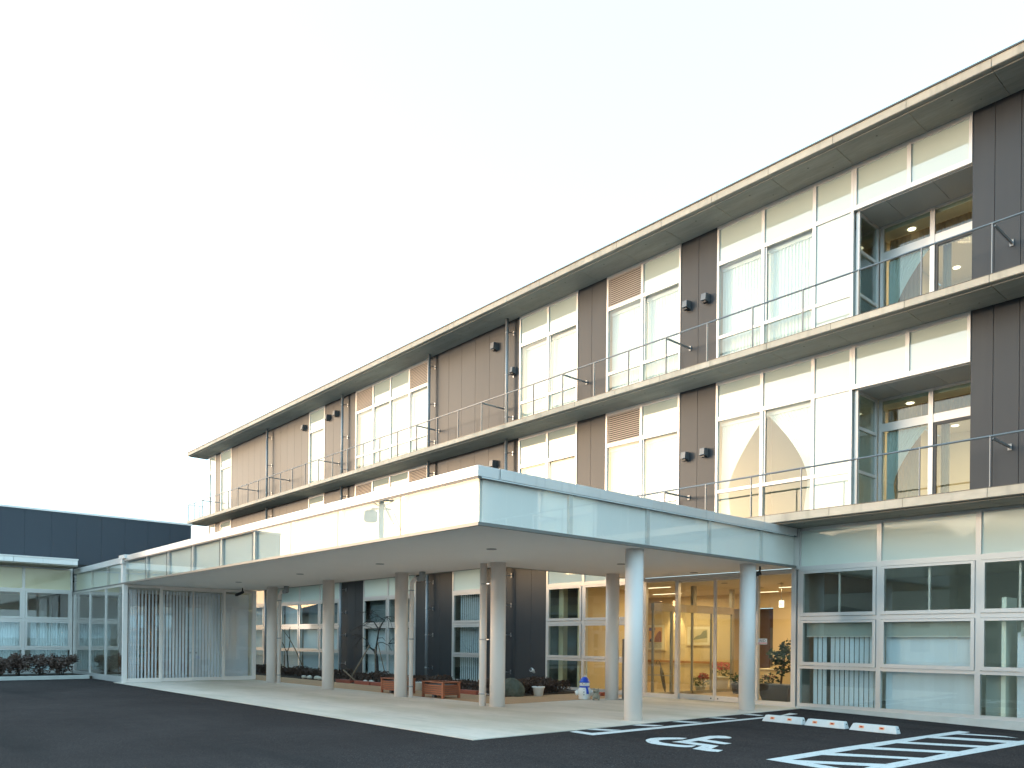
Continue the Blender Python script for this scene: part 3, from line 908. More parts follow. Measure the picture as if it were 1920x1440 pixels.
# metal cap along the top, panel by panel
capx = [CX + 0.02, -11.69, -13.93, -16.0, -18.04, -20.08, -22.13, -24.17, -26.2, -28.45]
for a, b in zip(capx[:-1], capx[1:]):
    MB().box(b + .004, a - .002, CY - 0.03, CY + 0.4, 4.105, 4.275).build('cap_panel', M['cap'], cano, bevel=0.006)
for a, b in ((-28.47, -31.9), (-31.9, -35.4)):
    MB().box(b + .004, a - .002, CY - 0.02, CY + 0.4, 4.06, 4.26).build('cap_panel', M['cap'], cano, bevel=0.006)
capy = [CY + 0.402, 8.16, 9.86, 11.98, 14.01, 16.02, 17.44]
for a, b in zip(capy[:-1], capy[1:]):
    if b - a < 0.3 and a < 8.1:
        continue
    MB().box(CX - 0.4, CX + 0.03, a + .002, b - .002, 4.104, 4.276).build('cap_panel', M['cap'], cano, bevel=0.006)
MB().box(CX - .4, CX + 0.03, CY + .402, 8.158, 4.104, 4.276).build('cap_panel', M['cap'], cano)
mb = MB()
mb.box(-28.5, CX, CY - 0.012, CY + 0.2, 4.080, 4.103)
mb.box(CX - .2, CX + 0.012, CY + 0.2, 17.44, 4.080, 4.102)
mb.build('shadow_gap', M['alu_dark'], cano)
box('drip_trim', M['white_plastic'], cano, CX + 0.013, CX + 0.026, CY + 0.05, 17.3, 4.082, 4.097)
# post and bracket where the vestibule meets the open canopy
mb = MB()
mb.box(-28.72, -28.52, CY - 0.05, CY + 0.10, 3.39, 4.15)
mb.build('corner_post', M['white_paint'], cano)
mb = MB()
mb.box(-28.80, -28.15, CY - 0.10, CY + 0.3, 4.18, 4.30)
mb.box(-28.72, -28.45, CY - 0.09, CY + 0.1, 4.02, 4.18)
mb.build('gutter_box', M['white_paint'], cano)
box('end_trim', M['alu'], cano, CX - 0.06, CX + 0.06, 17.462, 17.52, 3.3, 4.27)
# columns
colpos = [(-9.93, 11.93), (-9.93, 15.94), (-13.90, 11.83), (-17.88, 11.80), (-21.78, 11.72), (-26.05, 11.85), (-13.92, 15.84)]
mec = MB().lathe((0, 0, 0), [(0.178, 0.0), (0.178, 3.344)], 36).mesh('column', M['white_paint'])
for x, y in colpos:
    inst('column', mec, cano, (x, y, 0.013))
# rainwater pipes beside three columns
for i, (x, y) in enumerate(((-25.68, 11.95), (-17.58, 11.92), (-14.28, 11.70))):
    if i < 2:
        pts = [(x, y, 0.013), (x, y, 3.02)]
        for k in range(1, 7):
            t = k / 6 * math.pi / 2
            pts.append((x + 0.14 * (1 - math.cos(t)), y + 0.02 * k / 6, 3.02 + 0.14 * math.sin(t)))
        pts.append((x + 0.30, y + .03, 3.16))
        p = MB().tube(pts, 0.058, 12).build('drainpipe', M['white_paint'], cano)
        MB().tube([(x + .28, y + .03, 3.16), (x + .46, y + .05, 3.18)], 0.078, 12).build('pipe_socket', M['pipe_grey'], p)
        MB().tube([(x + .42, y + .05, 3.14), (x + .42, y + .05, 3.345)], 0.085, 12).build('pipe_socket', M['pipe_grey'], p)
    else:
        p = MB().tube([(x, y, 0.013), (x, y, 3.344)], 0.085, 14).build('drainpipe', M['white_paint'], cano)
    r_ = 0.066 if i < 2 else 0.093
    for z in (0.28, 1.55, 2.85):
        mb = MB().lathe((x, y, z), [(r_, 0), (r_, 0.03)], 14)
        s = -1 if i < 2 else 1
        mb.box(x + s * r_ * .8, x + s * 0.22, y - 0.012, y + 0.012, z + .006, z + 0.024)
        mb.build('pipe_bracket', M['steel'], p)
# recessed downlights
for x, y in ((-11.92, 9.96), (-16.16, 10.04), (-20.31, 10.04), (-24.7, 10.1), (-12.01, 13.96), (-12.1, 16.9)):
    MB().lathe((x, y, 3.335), [(0.10, 0), (0.105, 0.012)], 20).build('downlight', M['vent'], cano)

# security cameras hung under the soffit
for (x, y, lab) in ((-27.4, 11.35, 'small black security camera hanging under the canopy beside the glass vestibule'),
                    (-10.02, 16.60, 'small black security camera under the canopy behind the column by the entrance')):
    t = thing('security_camera', lab, 'camera', (x, y, 3.345))
    MB().tube([(x, y, 3.344), (x, y, 3.25), (x - .05, y - 0.02, 3.18)], 0.022, 8).build('bracket', M['black'], t)
    MB().tube([(x + .02, y + .02, 3.20), (x - 0.24, y - 0.12, 3.10)], [0.05, 0.055], 12).build('body', M['black'], t)
    MB().tube([(x - 0.24, y - 0.12, 3.10), (x - 0.27, y - 0.135, 3.09)], [0.04, 0.04], 12).build('lens', M['dark_grey'], t)

# ------------------------------------------------------------------ main entrance glazing
E = D
ent = thing('entrance_glazing', 'glazed main entrance with sliding doors in a slim frame under the canopy', 'entrance', (-11.9, E, 0))
mb = MB()
mb.box(-14.25, -14.15, E - 0.03, E + 0.08, 0.012, 3.34)
mb.box(-13.135, -13.03, E - 0.03, E + 0.08, 0.012, 3.34)
mb.box(-10.72, -10.62, E - 0.03, E + 0.08, 0.012, 3.34)
mb.box(-9.72, -9.60, E - 0.04, E + 0.08, 0.012, 4.28)
for a, b in ((-14.15, -13.135), (-13.03, -10.72), (-10.62, -9.72)):
    mb.box(a, b, E - 0.025, E + 0.08, 3.22, 3.34)
for a, b in ((-14.15, -13.135), (-10.62, -9.72)):
    mb.box(a, b, E - 0.025, E + 0.08, 0.012, 0.125)
mb.build('door_frame', M['alu'], ent)
for a, b in ((-14.15, -13.135), (-10.62, -9.72)):
    MB().box(a, b, E + 0.02, E + 0.028, 0.125, 3.22).build('pane', M['glass'], ent)
for a, b in ((-13.025, -11.905), (-11.895, -10.725)):
    mb = MB()
    mb.box(a, b, E + 0.03, E + 0.065, 0.02, 0.16)
    mb.box(a, b, E + 0.03, E + 0.065, 3.17, 3.215)
    if a < -12: mb.box(b - 0.045, b, E + 0.03, E + 0.065, 0.16, 3.17)
    else: mb.box(a, a + 0.035, E + 0.03, E + 0.065, 0.16, 3.17)
    dr = mb.build('sliding_door', M['alu'], ent)
    MB().box(a, b, E + 0.043, E + 0.051, 0.16, 3.17).build('pane', M['glass'], dr)
    MB().tube([((b - .1) if a < -12 else (a + .1), E + 0.028, 0.085), ((b - .1) if a < -12 else (a + .1), E + 0.034, 0.085)], 0.02, 12).build('lock', M['dark_grey'], dr)
# AED notice
aed = thing('aed_sign', 'white AED notice with red heart stuck on the entrance glass', 'sign', (-10.52, E, 1.60))
box('panel', M['sign_white'], aed, -10.71, -10.38, E + 0.010, E + 0.0135, 1.515, 1.655)
box('red_band', M['sign_red'], aed, -10.70, -10.39, E + 0.007, E + 0.0095, 1.535, 1.555)
hx, hz = -10.655, 1.605
hp = []
for k in range(24):
    t = 2 * math.pi * k / 24
    hp.append((hx + 0.0021 * 16 * math.sin(t) ** 3, hz + 0.0021 * (13 * math.cos(t) - 5 * math.cos(2 * t) - 2 * math.cos(3 * t) - math.cos(4 * t))))
MB().add([(p[0], E + 0.0085, p[1]) for p in hp], [tuple(range(24))]).build('heart', M['sign_red'], aed)


def text(body, size, loc, m, parent, rot=(R(90), 0, 0), name='lettering', ext=0.001):
    cu = bpy.data.curves.new(name, 'FONT')
    cu.body = body
    cu.size = size
    cu.align_x = 'CENTER'
    cu.align_y = 'CENTER'
    cu.extrude = ext
    tmp = bpy.data.objects.new('tmp', cu)
    COL.objects.link(tmp)
    dg = bpy.context.evaluated_depsgraph_get()
    me = bpy.data.meshes.new_from_object(tmp.evaluated_get(dg))
    bpy.data.objects.remove(tmp)
    me.materials.clear(); me.materials.append(m)
    o = bpy.data.objects.new(name, me)
    link(o, parent, loc)
    o.rotation_euler = rot
    return o


text('AED', 0.095, (-10.51, E + 0.0085, 1.602), M['ink'], aed)

# ------------------------------------------------------------------ lobby
box('lobby_floor', M['room_floor'], bld, -16.84, -9.62, D + 0.09, 24.0, -0.05, 0.014)
box('lobby_floor', M['room_floor'], bld, -24.0, -16.84, 20.4, 24.0, -0.05, 0.014)
box('lobby_ceiling', M['ceiling'], bld, -16.84, -9.62, D + 0.09, 26.5, 3.24, 3.299)
box('lobby_ceiling', M['ceiling'], bld, -24.0, -16.84, 20.41, 26.5, 3.24, 3.299)
box('lobby_wall', M['cream'], bld, -24.1, -24.0, 20.4, 24.1, 0.0, 3.3)
box('lobby_wall', M['cream'], bld, -24.0, -15.55, 24.0, 24.1, 0.014, 3.24)
box('lobby_wall', M['cream'], bld, -13.98, -9.62, 24.0, 24.1, 0.014, 3.24)
box('lobby_wall', M['cream'], bld, -15.55, -13.98, 24.0, 24.1, 2.74, 3.24)
box('lobby_wall', M['wood'], bld, -15.6, -13.9, 25.6, 25.7, 0.014, 2.8)
box('lobby_wall', M['cream'], bld, -15.66, -15.56, 24.1, 25.6, 0.0, 3.3)
box('lobby_wall', M['cream'], bld, -13.97, -13.87, 24.1, 25.6, 0.0, 3.3)
box('lobby_floor', M['room_floor'], bld, -15.56, -13.97, 24.0, 25.6, -0.05, 0.013)
box('corridor_door', M['room_dark'], bld, -15.0, -14.35, 25.56, 25.6, 0.014, 2.1)
box('lobby_wall', M['cream'], bld, -9.70, -9.63, D + 0.12, 24.0, 0.014, 3.24)
hr = box('handrail', M['handrail_wood'], bld, -20.0, -15.6, 23.90, 23.94, 0.80, 0.88, bevel=0.008)
# inner glass screen
scr = thing('glass_screen', 'inner glass screen with sliding door and tan header beam inside the lobby', 'screen', (-14.1, 20, 0))
mb = MB()
mb.box(-14.16, -14.04, 17.75, 21.75, 2.44, 2.66)
mb.build('header_beam', M['tan_beam'], scr)
mb = MB()
for y, w_ in ((17.75, 0.06), (18.60, 0.09), (19.62, 0.05), (20.6, 0.05), (21.70, 0.12)):
    mb.box(-14.13, -14.07, y, y + w_, 0.014, 2.44)
mb.box(-14.13, -14.07, 17.75, 21.8, 0.014, 0.10)
mb.box(-14.15, -14.05, 19.62, 19.78, 2.66, 3.24)
mb.box(-14.15, -14.05, 21.66, 21.80, 2.66, 3.24)
mb.build('screen_frame', mat('screen_frame', (0.30, 0.28, 0.24), 0.4, 0.3), scr)
for a, b in ((17.81, 18.60), (18.69, 19.62), (19.67, 20.6), (20.65, 21.70)):
    MB().box(-14.105, -14.095, a, b, 0.10, 2.44).build('pane', M['glass'], scr)
for (x, y, rz, ln) in ((-15.37, 19.5, 0, 0.55), (-14.06, 23.4, 0, 0.6), (-11.9, 21.8, 0, 0.6), (-17.0, 22.2, 0, 0.6)):
    box('strip_lamp', M['lamp_white'], bld, x - ln, x + ln, y - 0.03, y + 0.03, 3.226, 3.238)
for (x, y) in ((-12.76, 19.28), (-11.7, 20.47), (-11.5, 18.2), (-13.0, 21.6)):
    MB().lathe((x, y, 3.228), [(0.09, 0), (0.09, 0.011)], 16).build('downlight', M['vent'], bld)
for (x, y, e, s) in ((-12.0, 19.6, 4.5, 1.0), (-15.2, 20.6, 4.5, 1.0), (-17.0, 22.4, 5, 1.0), (-12.2, 22.8, 4.5, 1.0)):
    L = bpy.data.lights.new('lobby_lamp', 'AREA'); L.energy = e; L.color = (1, 0.70, 0.36); L.shape = 'DISK'; L.size = s
    lo = bpy.data.objects.new('lobby_lamp', L); link(lo, None, (x, y, 3.2))
L = bpy.data.lights.new('spot_lamp', 'SPOT'); L.energy = 18; L.color = (1, 0.68, 0.34); L.spot_size = R(55); L.spot_blend = 0.6
lo = bpy.data.objects.new('spot_lamp', L); link(lo, None, (-17.95, 23.75, 3.1)); lo.rotation_euler = (R(6), 0, 0)

# framed pictures
pic = thing('framed_picture', 'framed picture with orange sky and dark red tree behind the left entrance pane', 'picture', (-18.85, 23.97, 1.75))
box('frame', M['frame_gold'], pic, -19.30, -18.40, 23.95, 23.995, 1.22, 2.26, bevel=0.006)
box('mount', M['mount'], pic, -19.25, -18.45, 23.94, 23.949, 1.27, 2.21)
skym = mat('picture_sky', (0.75, 0.42, 0.16), 0.7, noise=[(4, 0.2, 3)])
box('print', skym, pic, -19.18, -18.55, 23.932, 23.939, 1.55, 2.12)
box('print_lower', mat('picture_water', (0.45, 0.44, 0.36), 0.7, noise=[(25, 0.35, 4)]), pic, -19.18, -18.55, 23.932, 23.939, 1.34, 1.548)
MB().add([(x, 23.929, z) for x, z in ((-19.16, 1.99), (-19.16, 2.10), (-18.9, 2.11), (-18.85, 2.04), (-18.98, 1.98))], [(0, 1, 2, 3, 4)]).build('print_cloud', mat('picture_violet', (0.16, 0.13, 0.30), 0.7), pic)
MB().add([(x, 23.929, z) for x, z in ((-18.90, 1.56), (-18.88, 1.72), (-18.78, 1.88), (-18.68, 1.98), (-18.58, 1.95), (-18.56, 1.56))], [tuple(range(6))]).build('print_tree', mat('picture_red', (0.30, 0.08, 0.06), 0.7), pic)
MB().add([(x, 23.929, z) for x, z in ((-19.15, 1.57), (-19.12, 1.66), (-19.02, 1.72), (-18.93, 1.65), (-18.92, 1.57))], [tuple(range(5))]).build('print_hut', M['ink'], pic)
pic = thing('framed_picture', 'framed pale landscape picture seen through the middle of the entrance doors', 'picture', (-16.9, 23.97, 1.8))
box('frame', M['frame_gold'], pic, -17.45, -16.38, 23.95, 23.995, 1.42, 2.18, bevel=0.006)
box('mount', M['mount'], pic, -17.40, -16.43, 23.94, 23.949, 1.47, 2.13)
box('print', mat('picture_pale', (0.62, 0.55, 0.36), 0.7, noise=[(3, 0.1, 3)]), pic, -17.28, -16.52, 23.932, 23.939, 1.56, 2.04)
MB().add([(x, 23.929, z) for x, z in ((-17.2, 1.64), (-17.0, 1.78), (-16.8, 1.84), (-16.7, 1.98), (-16.54, 2.0), (-16.54, 1.72))], [tuple(range(6))]).build('print_hill', mat('picture_green', (0.22, 0.24, 0.15), 0.7), pic)
# exit sign
ex = thing('exit_sign', 'small lit white and green exit sign on the right of the lobby', 'sign', (-11.4, 20.0, 2.63))
box('panel', M['sign_lit'], ex, -11.47, -11.33, 19.99, 20.02, 2.54, 2.73)
mb = MB()
mb.add([(x, 19.985, z) for x, z in ((-11.445, 2.635), (-11.405, 2.665), (-11.405, 2.645), (-11.355, 2.645), (-11.355, 2.625), (-11.405, 2.625), (-11.405, 2.605))], [tuple(range(7))])
mb.build('arrow', M['sign_green'], ex)
MB().tube([(-11.4, 20.005, 2.73), (-11.4, 20.005, 3.24)], 0.008, 6).build('hanger', M['steel'], ex)
# reception counter
rc_ = thing('reception_counter', 'cream reception counter at the back of the lobby', 'counter', (-12.6, 22.2, 0.014))
box('counter_front', M['cream'], rc_, -13.35, -11.4, 22.0, 22.6, 0.014, 0.72)
box('counter_top', M['mount'], rc_, -13.4, -11.35, 21.95, 22.65, 0.722, 0.76, bevel=0.006)
box('cash_box', M['cream'], thing('desk_tray', 'cream tray on top of the reception counter', 'tray', (-12.7, 22.2, 0.761)), -12.95, -12.5, 22.1, 22.4, 0.761, 0.82)
# umbrella rack and umbrella
rk = thing('umbrella_rack', 'low metal umbrella rack behind the left entrance pane', 'rack', (-15.1, 19.5, 0.014))
mb = MB()
for x in (-15.55, -14.55):
    for y in (19.3, 19.6):
        mb.box(x - .015, x + .015, y - .015, y + .015, 0.014, 0.52)
mb.build('leg', M['steel'], rk)
mb = MB()
for y in (19.3, 19.45, 19.6):
    mb.box(-15.565, -14.535, y - .01, y + .01, 0.522, 0.545)
mb.build('top_rail', M['steel'], rk)
um = thing('umbrella', 'closed dark umbrella with hooked handle leaning in the rack', 'umbrella', (-14.75, 19.2, 0.03))
b0, b1 = Vector((-14.72, 19.18, 0.03)), Vector((-15.08, 19.42, 0.78))
MB().tube([b0, b0.lerp(b1, 0.25), b0.lerp(b1, 0.75), b1], [0.012, 0.05, 0.062, 0.022], 10).build('folded_canopy', M['dark_grey'], um)
hd = [b1, b1 + Vector((-0.06, .03, .13)), b1 + Vector((-0.10, .03, .19)), b1 + Vector((-.16, .03, .20)), b1 + Vector((-.20, .03, .16)), b1 + Vector((-.20, .03, .10))]
MB().tube(hd, 0.013, 8).build('handle', M['black'], um)


def leaves(mb, c, rad, n, size, flat=0.5, up_=0.0):
    for _ in range(n):
        while True:
            p = Vector((random.uniform(-1, 1), random.uniform(-1, 1), random.uniform(-1, 1)))
            if 0.25 < p.length < 1: break
        p = Vector((p.x * rad[0], p.y * rad[1], p.z * rad[2])) + Vector(c)
        a = Vector((random.gauss(0, 1), random.gauss(0, 1), random.gauss(0, flat))).normalized()
        b = a.cross(Vector((random.gauss(0, 1), random.gauss(0, 1), random.gauss(0, 1)))).normalized()
        s = size * random.uniform(0.6, 1.3)
        mb.add([p - a * s, p + b * s * .45, p + a * s, p - b * s * .45], [(0, 1, 2, 3)])


def pot_plant(name, label, x, y, z, pot_r, pot_h, pot_m, fol, bloom, size, w_):
    t = thing(name, label, 'potted plant', (x, y, z))
    MB().lathe((x, y, z), [(pot_r * .75, 0), (pot_r, pot_h * .9), (pot_r * 1.08, pot_h * .9), (pot_r * 1.08, pot_h), (pot_r * .9, pot_h)], 18).build('pot', pot_m, t)
    mb = MB(); leaves(mb, (x, y, z + pot_h + size * .35), (w_, w_, size * .5), 160, 0.05)
    o = mb.build('foliage', M['leaf'], t); o['kind'] = 'stuff'
    if bloom:
        mb = MB(); leaves(mb, (x + bloom[1], y, z + pot_h + size * bloom[2]), (w_ * bloom[3], w_ * bloom[3], size * .3), 190, 0.045)
        o = mb.build('flowers', bloom[0], t); o['kind'] = 'stuff'
    return t


pot_plant('potted_plant', 'low potted plant with dark red flowers behind the entrance doors', -14.75, 21.0, 0.014, 0.17, 0.16, M['white_plastic'], None, (M['red'], 0.12, 0.7, 0.6), 0.42, 0.3)
pot_plant('potted_plant', 'pink flowering plant in a tall white pot behind the entrance doors', -14.95, 22.5, 0.014, 0.22, 0.42, M['white_plastic'], None, (M['pink'], 0.0, 0.75, 1.0), 0.45, 0.36)
pot_plant('potted_plant', 'green plant in a black pot beside the column at the entrance', -13.35, 20.9, 0.014, 0.17, 0.30, M['black'], None, None, 0.4, 0.24)
t = thing('planter_trough', 'large black trough with a leafy tree and flowers at the right of the entrance', 'planter', (-11.0, 19.2, 0.014))
MB().add([(-11.35, 18.95, .014), (-10.65, 18.95, .014), (-10.65, 19.4, .014), (-11.35, 19.4, .014), (-11.5, 18.85, .46), (-10.5, 18.85, .46), (-10.5, 19.5, .46), (-11.5, 19.5, .46)],
         [(3, 2, 1, 0), (4, 5, 6, 7), (0, 1, 5, 4), (1, 2, 6, 5), (2, 3, 7, 6), (3, 0, 4, 7)]).build('trough', M['black'], t, bevel=0.015)
MB().tube([(-10.95, 19.2, .4), (-10.9, 19.2, .8), (-10.8, 19.15, 1.2)], [0.03, 0.025, 0.02], 8).build('stem', M['stake'], t)
mb = MB()
leaves(mb, (-10.85, 19.2, 1.05), (0.33, 0.3, 0.35), 170, 0.085)
leaves(mb, (-10.72, 19.2, 1.45), (0.22, 0.25, 0.25), 90, 0.085)
leaves(mb, (-11.15, 19.2, 1.25), (0.16, 0.2, 0.16), 45, 0.08)
mb.build('crown', M['leaf'], t)['kind'] = 'stuff'
mb = MB(); leaves(mb, (-11.25, 19.1, 0.58), (0.32, 0.25, 0.16), 150, 0.05)
mb.build('foliage', M['leaf'], t)['kind'] = 'stuff'
mb = MB(); leaves(mb, (-11.2, 19.05, 0.64), (0.22, 0.2, 0.08), 30, 0.03)
mb.build('flowers', M['pink'], t)['kind'] = 'stuff'
# intercom pedestal
t = thing('intercom_pedestal', 'slim dark steel pedestal with intercom beside the entrance column', 'intercom', (-13.5, 16.0, 0.013))
box('post', M['vent'], t, -13.64, -13.42, 15.92, 16.08, 0.04, 1.62, bevel=0.006)
box('base_plate', M['steel'], t, -13.70, -13.36, 15.86, 16.14, 0.013, 0.038)
box('panel', M['alu_dark'], t, -13.62, -13.44, 15.912, 15.919, 1.15, 1.58)
for z in (1.5, 1.42, 1.34):
    MB().tube([(-13.53, 15.905, z), (-13.53, 15.912, z)], 0.018, 10).build('button', M['white_plastic'], t)

# ------------------------------------------------------------------ glass vestibule on the left
ves = thing('glass_vestibule', 'glass walled vestibule with double doors at the left end of the canopy', 'vestibule', (-28.6, 10, 0))
VX = -28.6
mb = MB()
mb.box(VX - 0.06, VX + 0.07, CY - 0.02, CY + 0.12, 0.0, 3.337)
for y, w_ in ((8.90, 0.08), (11.12, 0.08)):
    mb.box(VX - 0.03, VX + 0.045, y, y + w_, 0.013, 3.337)
mb.box(VX - 0.05, VX + 0.06, 12.22, 12.36, 0.013, 3.337)
for a, b in ((CY + .12, 8.90), (8.98, 11.12), (11.20, 12.22)):
    mb.box(VX - 0.028, VX + 0.04, a, b, 3.25, 3.337)
for a, b in ((CY + .12, 8.90), (11.20, 12.22)):
    mb.box(VX - 0.028, VX + 0.04, a, b, 0.013, 0.15)
mb.build('wall_frame', M['white_paint'], ves)
for a, b in ((CY + .12, 8.90), (11.20, 12.22)):
    MB().box(VX + 0.0, VX + 0.008, a, b, 0.15, 3.25).build('pane', M['glass_green'], ves)
for a, b in ((8.985, 10.045), (10.055, 11.115)):
    mb = MB()
    mb.box(VX - 0.01, VX + 0.03, a, b, 0.02, 0.14)
    mb.box(VX - 0.01, VX + 0.03, a, b, 3.21, 3.248)
    mb.box(VX - 0.01, VX + 0.03, a, a + .02, 0.14, 3.21)
    mb.box(VX - 0.01, VX + 0.03, b - .02, b, 0.14, 3.21)
    dr = mb.build('door', M['white_paint'], ves)
    MB().box(VX + 0.006, VX + 0.014, a + .02, b - .02, 0.14, 3.21).build('pane', M['glass_green'], dr)
    yy = b - 0.10 if a < 9.5 else a + 0.10
    MB().tube([(VX + .03, yy, 1.02), (VX + .05, yy, 1.02)], 0.03, 12).build('handle', M['steel'], dr)
# south side panes below the glass fascia
mb = MB()
mb.box(-35.52, VX - .062, CY - 0.004, CY + 0.05, 0.0, 0.20)
mb.box(-35.52, VX - .062, CY - 0.01, CY + 0.05, 3.27, 3.336)
for x in (-32.97, -30.80):
    mb.box(x - 0.035, x + 0.035, CY - 0.012, CY + 0.06, 0.20, 3.27)
mb.box(-35.52, -35.42, CY - 0.012, CY + 0.06, 0.20, 3.27)
mb.build('side_frame', M['alu'], ves)
for a, b in ((-35.42, -33.005), (-32.935, -30.835), (-30.765, VX - .062)):
    MB().box(a, b, CY + 0.02, CY + 0.028, 0.20, 3.27).build('pane', M['glass_green'], ves)
box('floor', M['room_floor'], ves, -35.5, VX - .06, CY + .06, 12.3, -0.05, 0.02)
box('ceiling', M['soffit'], ves, -35.5, VX - .06, CY + .06, 12.3, 3.30, 3.336)
box('back_wall', M['room'], ves, -35.5, VX - .06, 12.30, 12.36, 0.02, 3.30)
box('inner_wall', M['wood'], ves, -33.6, -33.5, 8.9, 12.3, 0.02, 3.30)
blinds(8.30, 8.88, 0.12, 3.18, VX - 0.28, 0.115, 0.055, ves, 0.5, axis='y')
blinds(9.02, 10.0, 0.12, 3.18, VX - 0.28, 0.112, 0.075, ves, 0.35, axis='y')
blinds(10.06, 11.1, 0.12, 3.18, VX - 0.28, 0.112, 0.09, ves, 0.25, axis='y')
blinds(11.2, 12.2, 0.12, 3.18, VX - 0.28, 0.105, 0.106, ves, 0.05, axis='y')
curtain_mesh(7.98, 8.24, 0.10, 3.2, VX - 0.30, M['blind'], 'curtain', ves, amp=0.015, axis='y')
t = thing('potted_plant', 'tall dark potted plant standing behind the vestibule blinds', 'potted plant', (-29.3, 8.45, 0.02))
MB().lathe((-29.3, 8.45, 0.02), [(0.15, 0), (0.2, 0.38), (0.17, 0.38)], 16).build('pot', M['black'], t)
mb = MB(); leaves(mb, (-29.3, 8.45, 0.95), (0.2, 0.2, 0.5), 160, 0.06)
mb.build('foliage', M['leaf'], t)['kind'] = 'stuff'
t = thing('side_table', 'small wooden side table behind the vestibule blinds', 'table', (-29.6, 8.75, 0.02))
box('top', M['handrail_wood'], t, -29.9, -29.3, 8.55, 9.0, 0.98, 1.02)
mb = MB()
for x in (-29.86, -29.34):
    for y in (8.59, 8.96): mb.box(x - .02, x + .02, y - .02, y + .02, 0.02, 0.98)
mb.build('leg', M['wood'], t)

# ------------------------------------------------------------------ left wing
wing = thing('wing_building', 'single storey glazed wing with dark navy upper box at the left', 'building', (-36, 4, 0))
WX = -35.55
# windows of the wing are built facing -Y, then turned to face +X
def wing_window(ys_):
    mb = MB()
    zt = 4.283
    n = len(ys_) - 1
    def fb(a0, a1, x0, x1, z0, z1): mb.box(x0, x1, a0, a1, z0, z1)
    for i, y in enumerate(ys_):
        a, b = (y, y + .075) if i == 0 else ((y - .075, y) if i == n else (y - .05, y + .05))
        fb(a, b, WX - .09, WX + .012, 0.14, zt)
    inn = []
    for i in range(n):
        a = ys_[i] + (.075 if i == 0 else .05)
        b = ys_[i + 1] - (.075 if i == n - 1 else .05)
        inn.append((a, b))
        for z0, z1 in ((4.22, zt), (3.33, 3.42), (2.16, 2.24), (1.02, 1.10), (0.14, 0.22)):
            fb(a, b, WX - .088, WX + .010, z0, z1)
    w = mb.build('window', M['alu'], wing)
    for a, b in inn:
        MB().box(WX - .03, WX - .02, a, b, 3.42, 4.22).build('frosted_pane', M['frost_cream'], w)
        for z0, z1 in ((2.24, 3.33), (1.10, 2.16)):
            s = MB()
            s.box(WX - .05, WX + .035, a + .006, a + .075, z0 + .006, z1 - .006)
            s.box(WX - .05, WX + .035, b - .075, b - .006, z0 + .006, z1 - .006)
            s.box(WX - .05, WX + .034, a + .075, b - .075, z0 + .006, z0 + .08)
            s.box(WX - .05, WX + .034, a + .075, b - .075, z1 - .065, z1 - .006)
            s.build('sash', M['alu'], w)
            MB().box(WX - .002, WX + .006, a + .075, b - .075, z0 + .08, z1 - .065).build('pane', M['glass_green'], w)
        MB().box(WX - .04, WX - .032, a, b, 0.22, 1.02).build('pane', M['glass_green'], w)
        curtain_mesh(a + .25, b - .02, 0.2, 2.15, WX - 0.3, M['curtain_blue'], 'curtain', w, axis='y')
    return w


wing_window([7.70, 6.0, 4.3, 2.6, 0.9, -0.8, -2.5, -4.2, -5.9, -7.6][::-1])
box('plinth', M['kerb'], wing, WX - .1, WX + .02, -7.6, 7.70, -0.1, 0.139)
box('back_wall', M['room'], wing, -39.6, -39.5, -7.6, 12.5, 0.02, 4.2)
box('room_floor', M['room_floor'], wing, -39.5, WX - .1, -7.6, 12.3, -0.05, 0.03)
box('end_wall', M['clad_navy'], wing, -50, WX - .1, -7.75, -7.62, 0, 4.3)
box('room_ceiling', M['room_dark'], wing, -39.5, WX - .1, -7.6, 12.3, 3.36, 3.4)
box('partition', M['wood'], wing, -39.5, -36.2, 7.74, 7.80, 0.03, 3.36)
# eave slab with panelled fascia
box('eave_slab', M['concrete'], wing, -50, -34.30, -8.3, 7.60, 4.29, 4.53)
for a, b in ((-8.3, -5.5), (-5.5, -2.75), (-2.75, 0), (0, 2.75), (2.75, 5.45), (5.45, 7.60)):
    MB().box(-34.30, -34.26, a + .004, b - .004, 4.335, 4.53).build('eave_fascia', M['cap'], wing, bevel=0.005)
box('eave_flashing', M['white_paint'], wing, -50, -34.24, -8.3, 7.62, 4.532, 4.58)
# upper navy box
ye = even(-1.26, 12.53, 15)
for a, b in zip(ye[:-1], ye[1:]):
    MB().box(-36.05, -36.0, a + .003, b - .003, 4.52, 6.58).build('cladding_panel', M['clad_navy'], wing)
box('upper_wall', M['joint'], wing, -50, -36.03, -1.25, 12.52, 4.0, 6.57)
box('upper_end_wall', M['clad_navy'], wing, -50, -36.0, -1.30, -1.26, 4.52, 6.58)
box('roof_coping', M['white_paint'], wing, -50.1, -35.96, -1.35, 12.56, 6.581, 6.66)

# kerb and shrubs in front of the wing
box('kerb', M['kerb'], None, -32.42, -32.26, -7.5, 7.58, -0.1, 0.13, bevel=0.01, kind='structure')
box('shrub_bed', M['soil'], None, -35.5, -32.42, -7.5, 7.7, -0.1, 0.09, kind='structure')


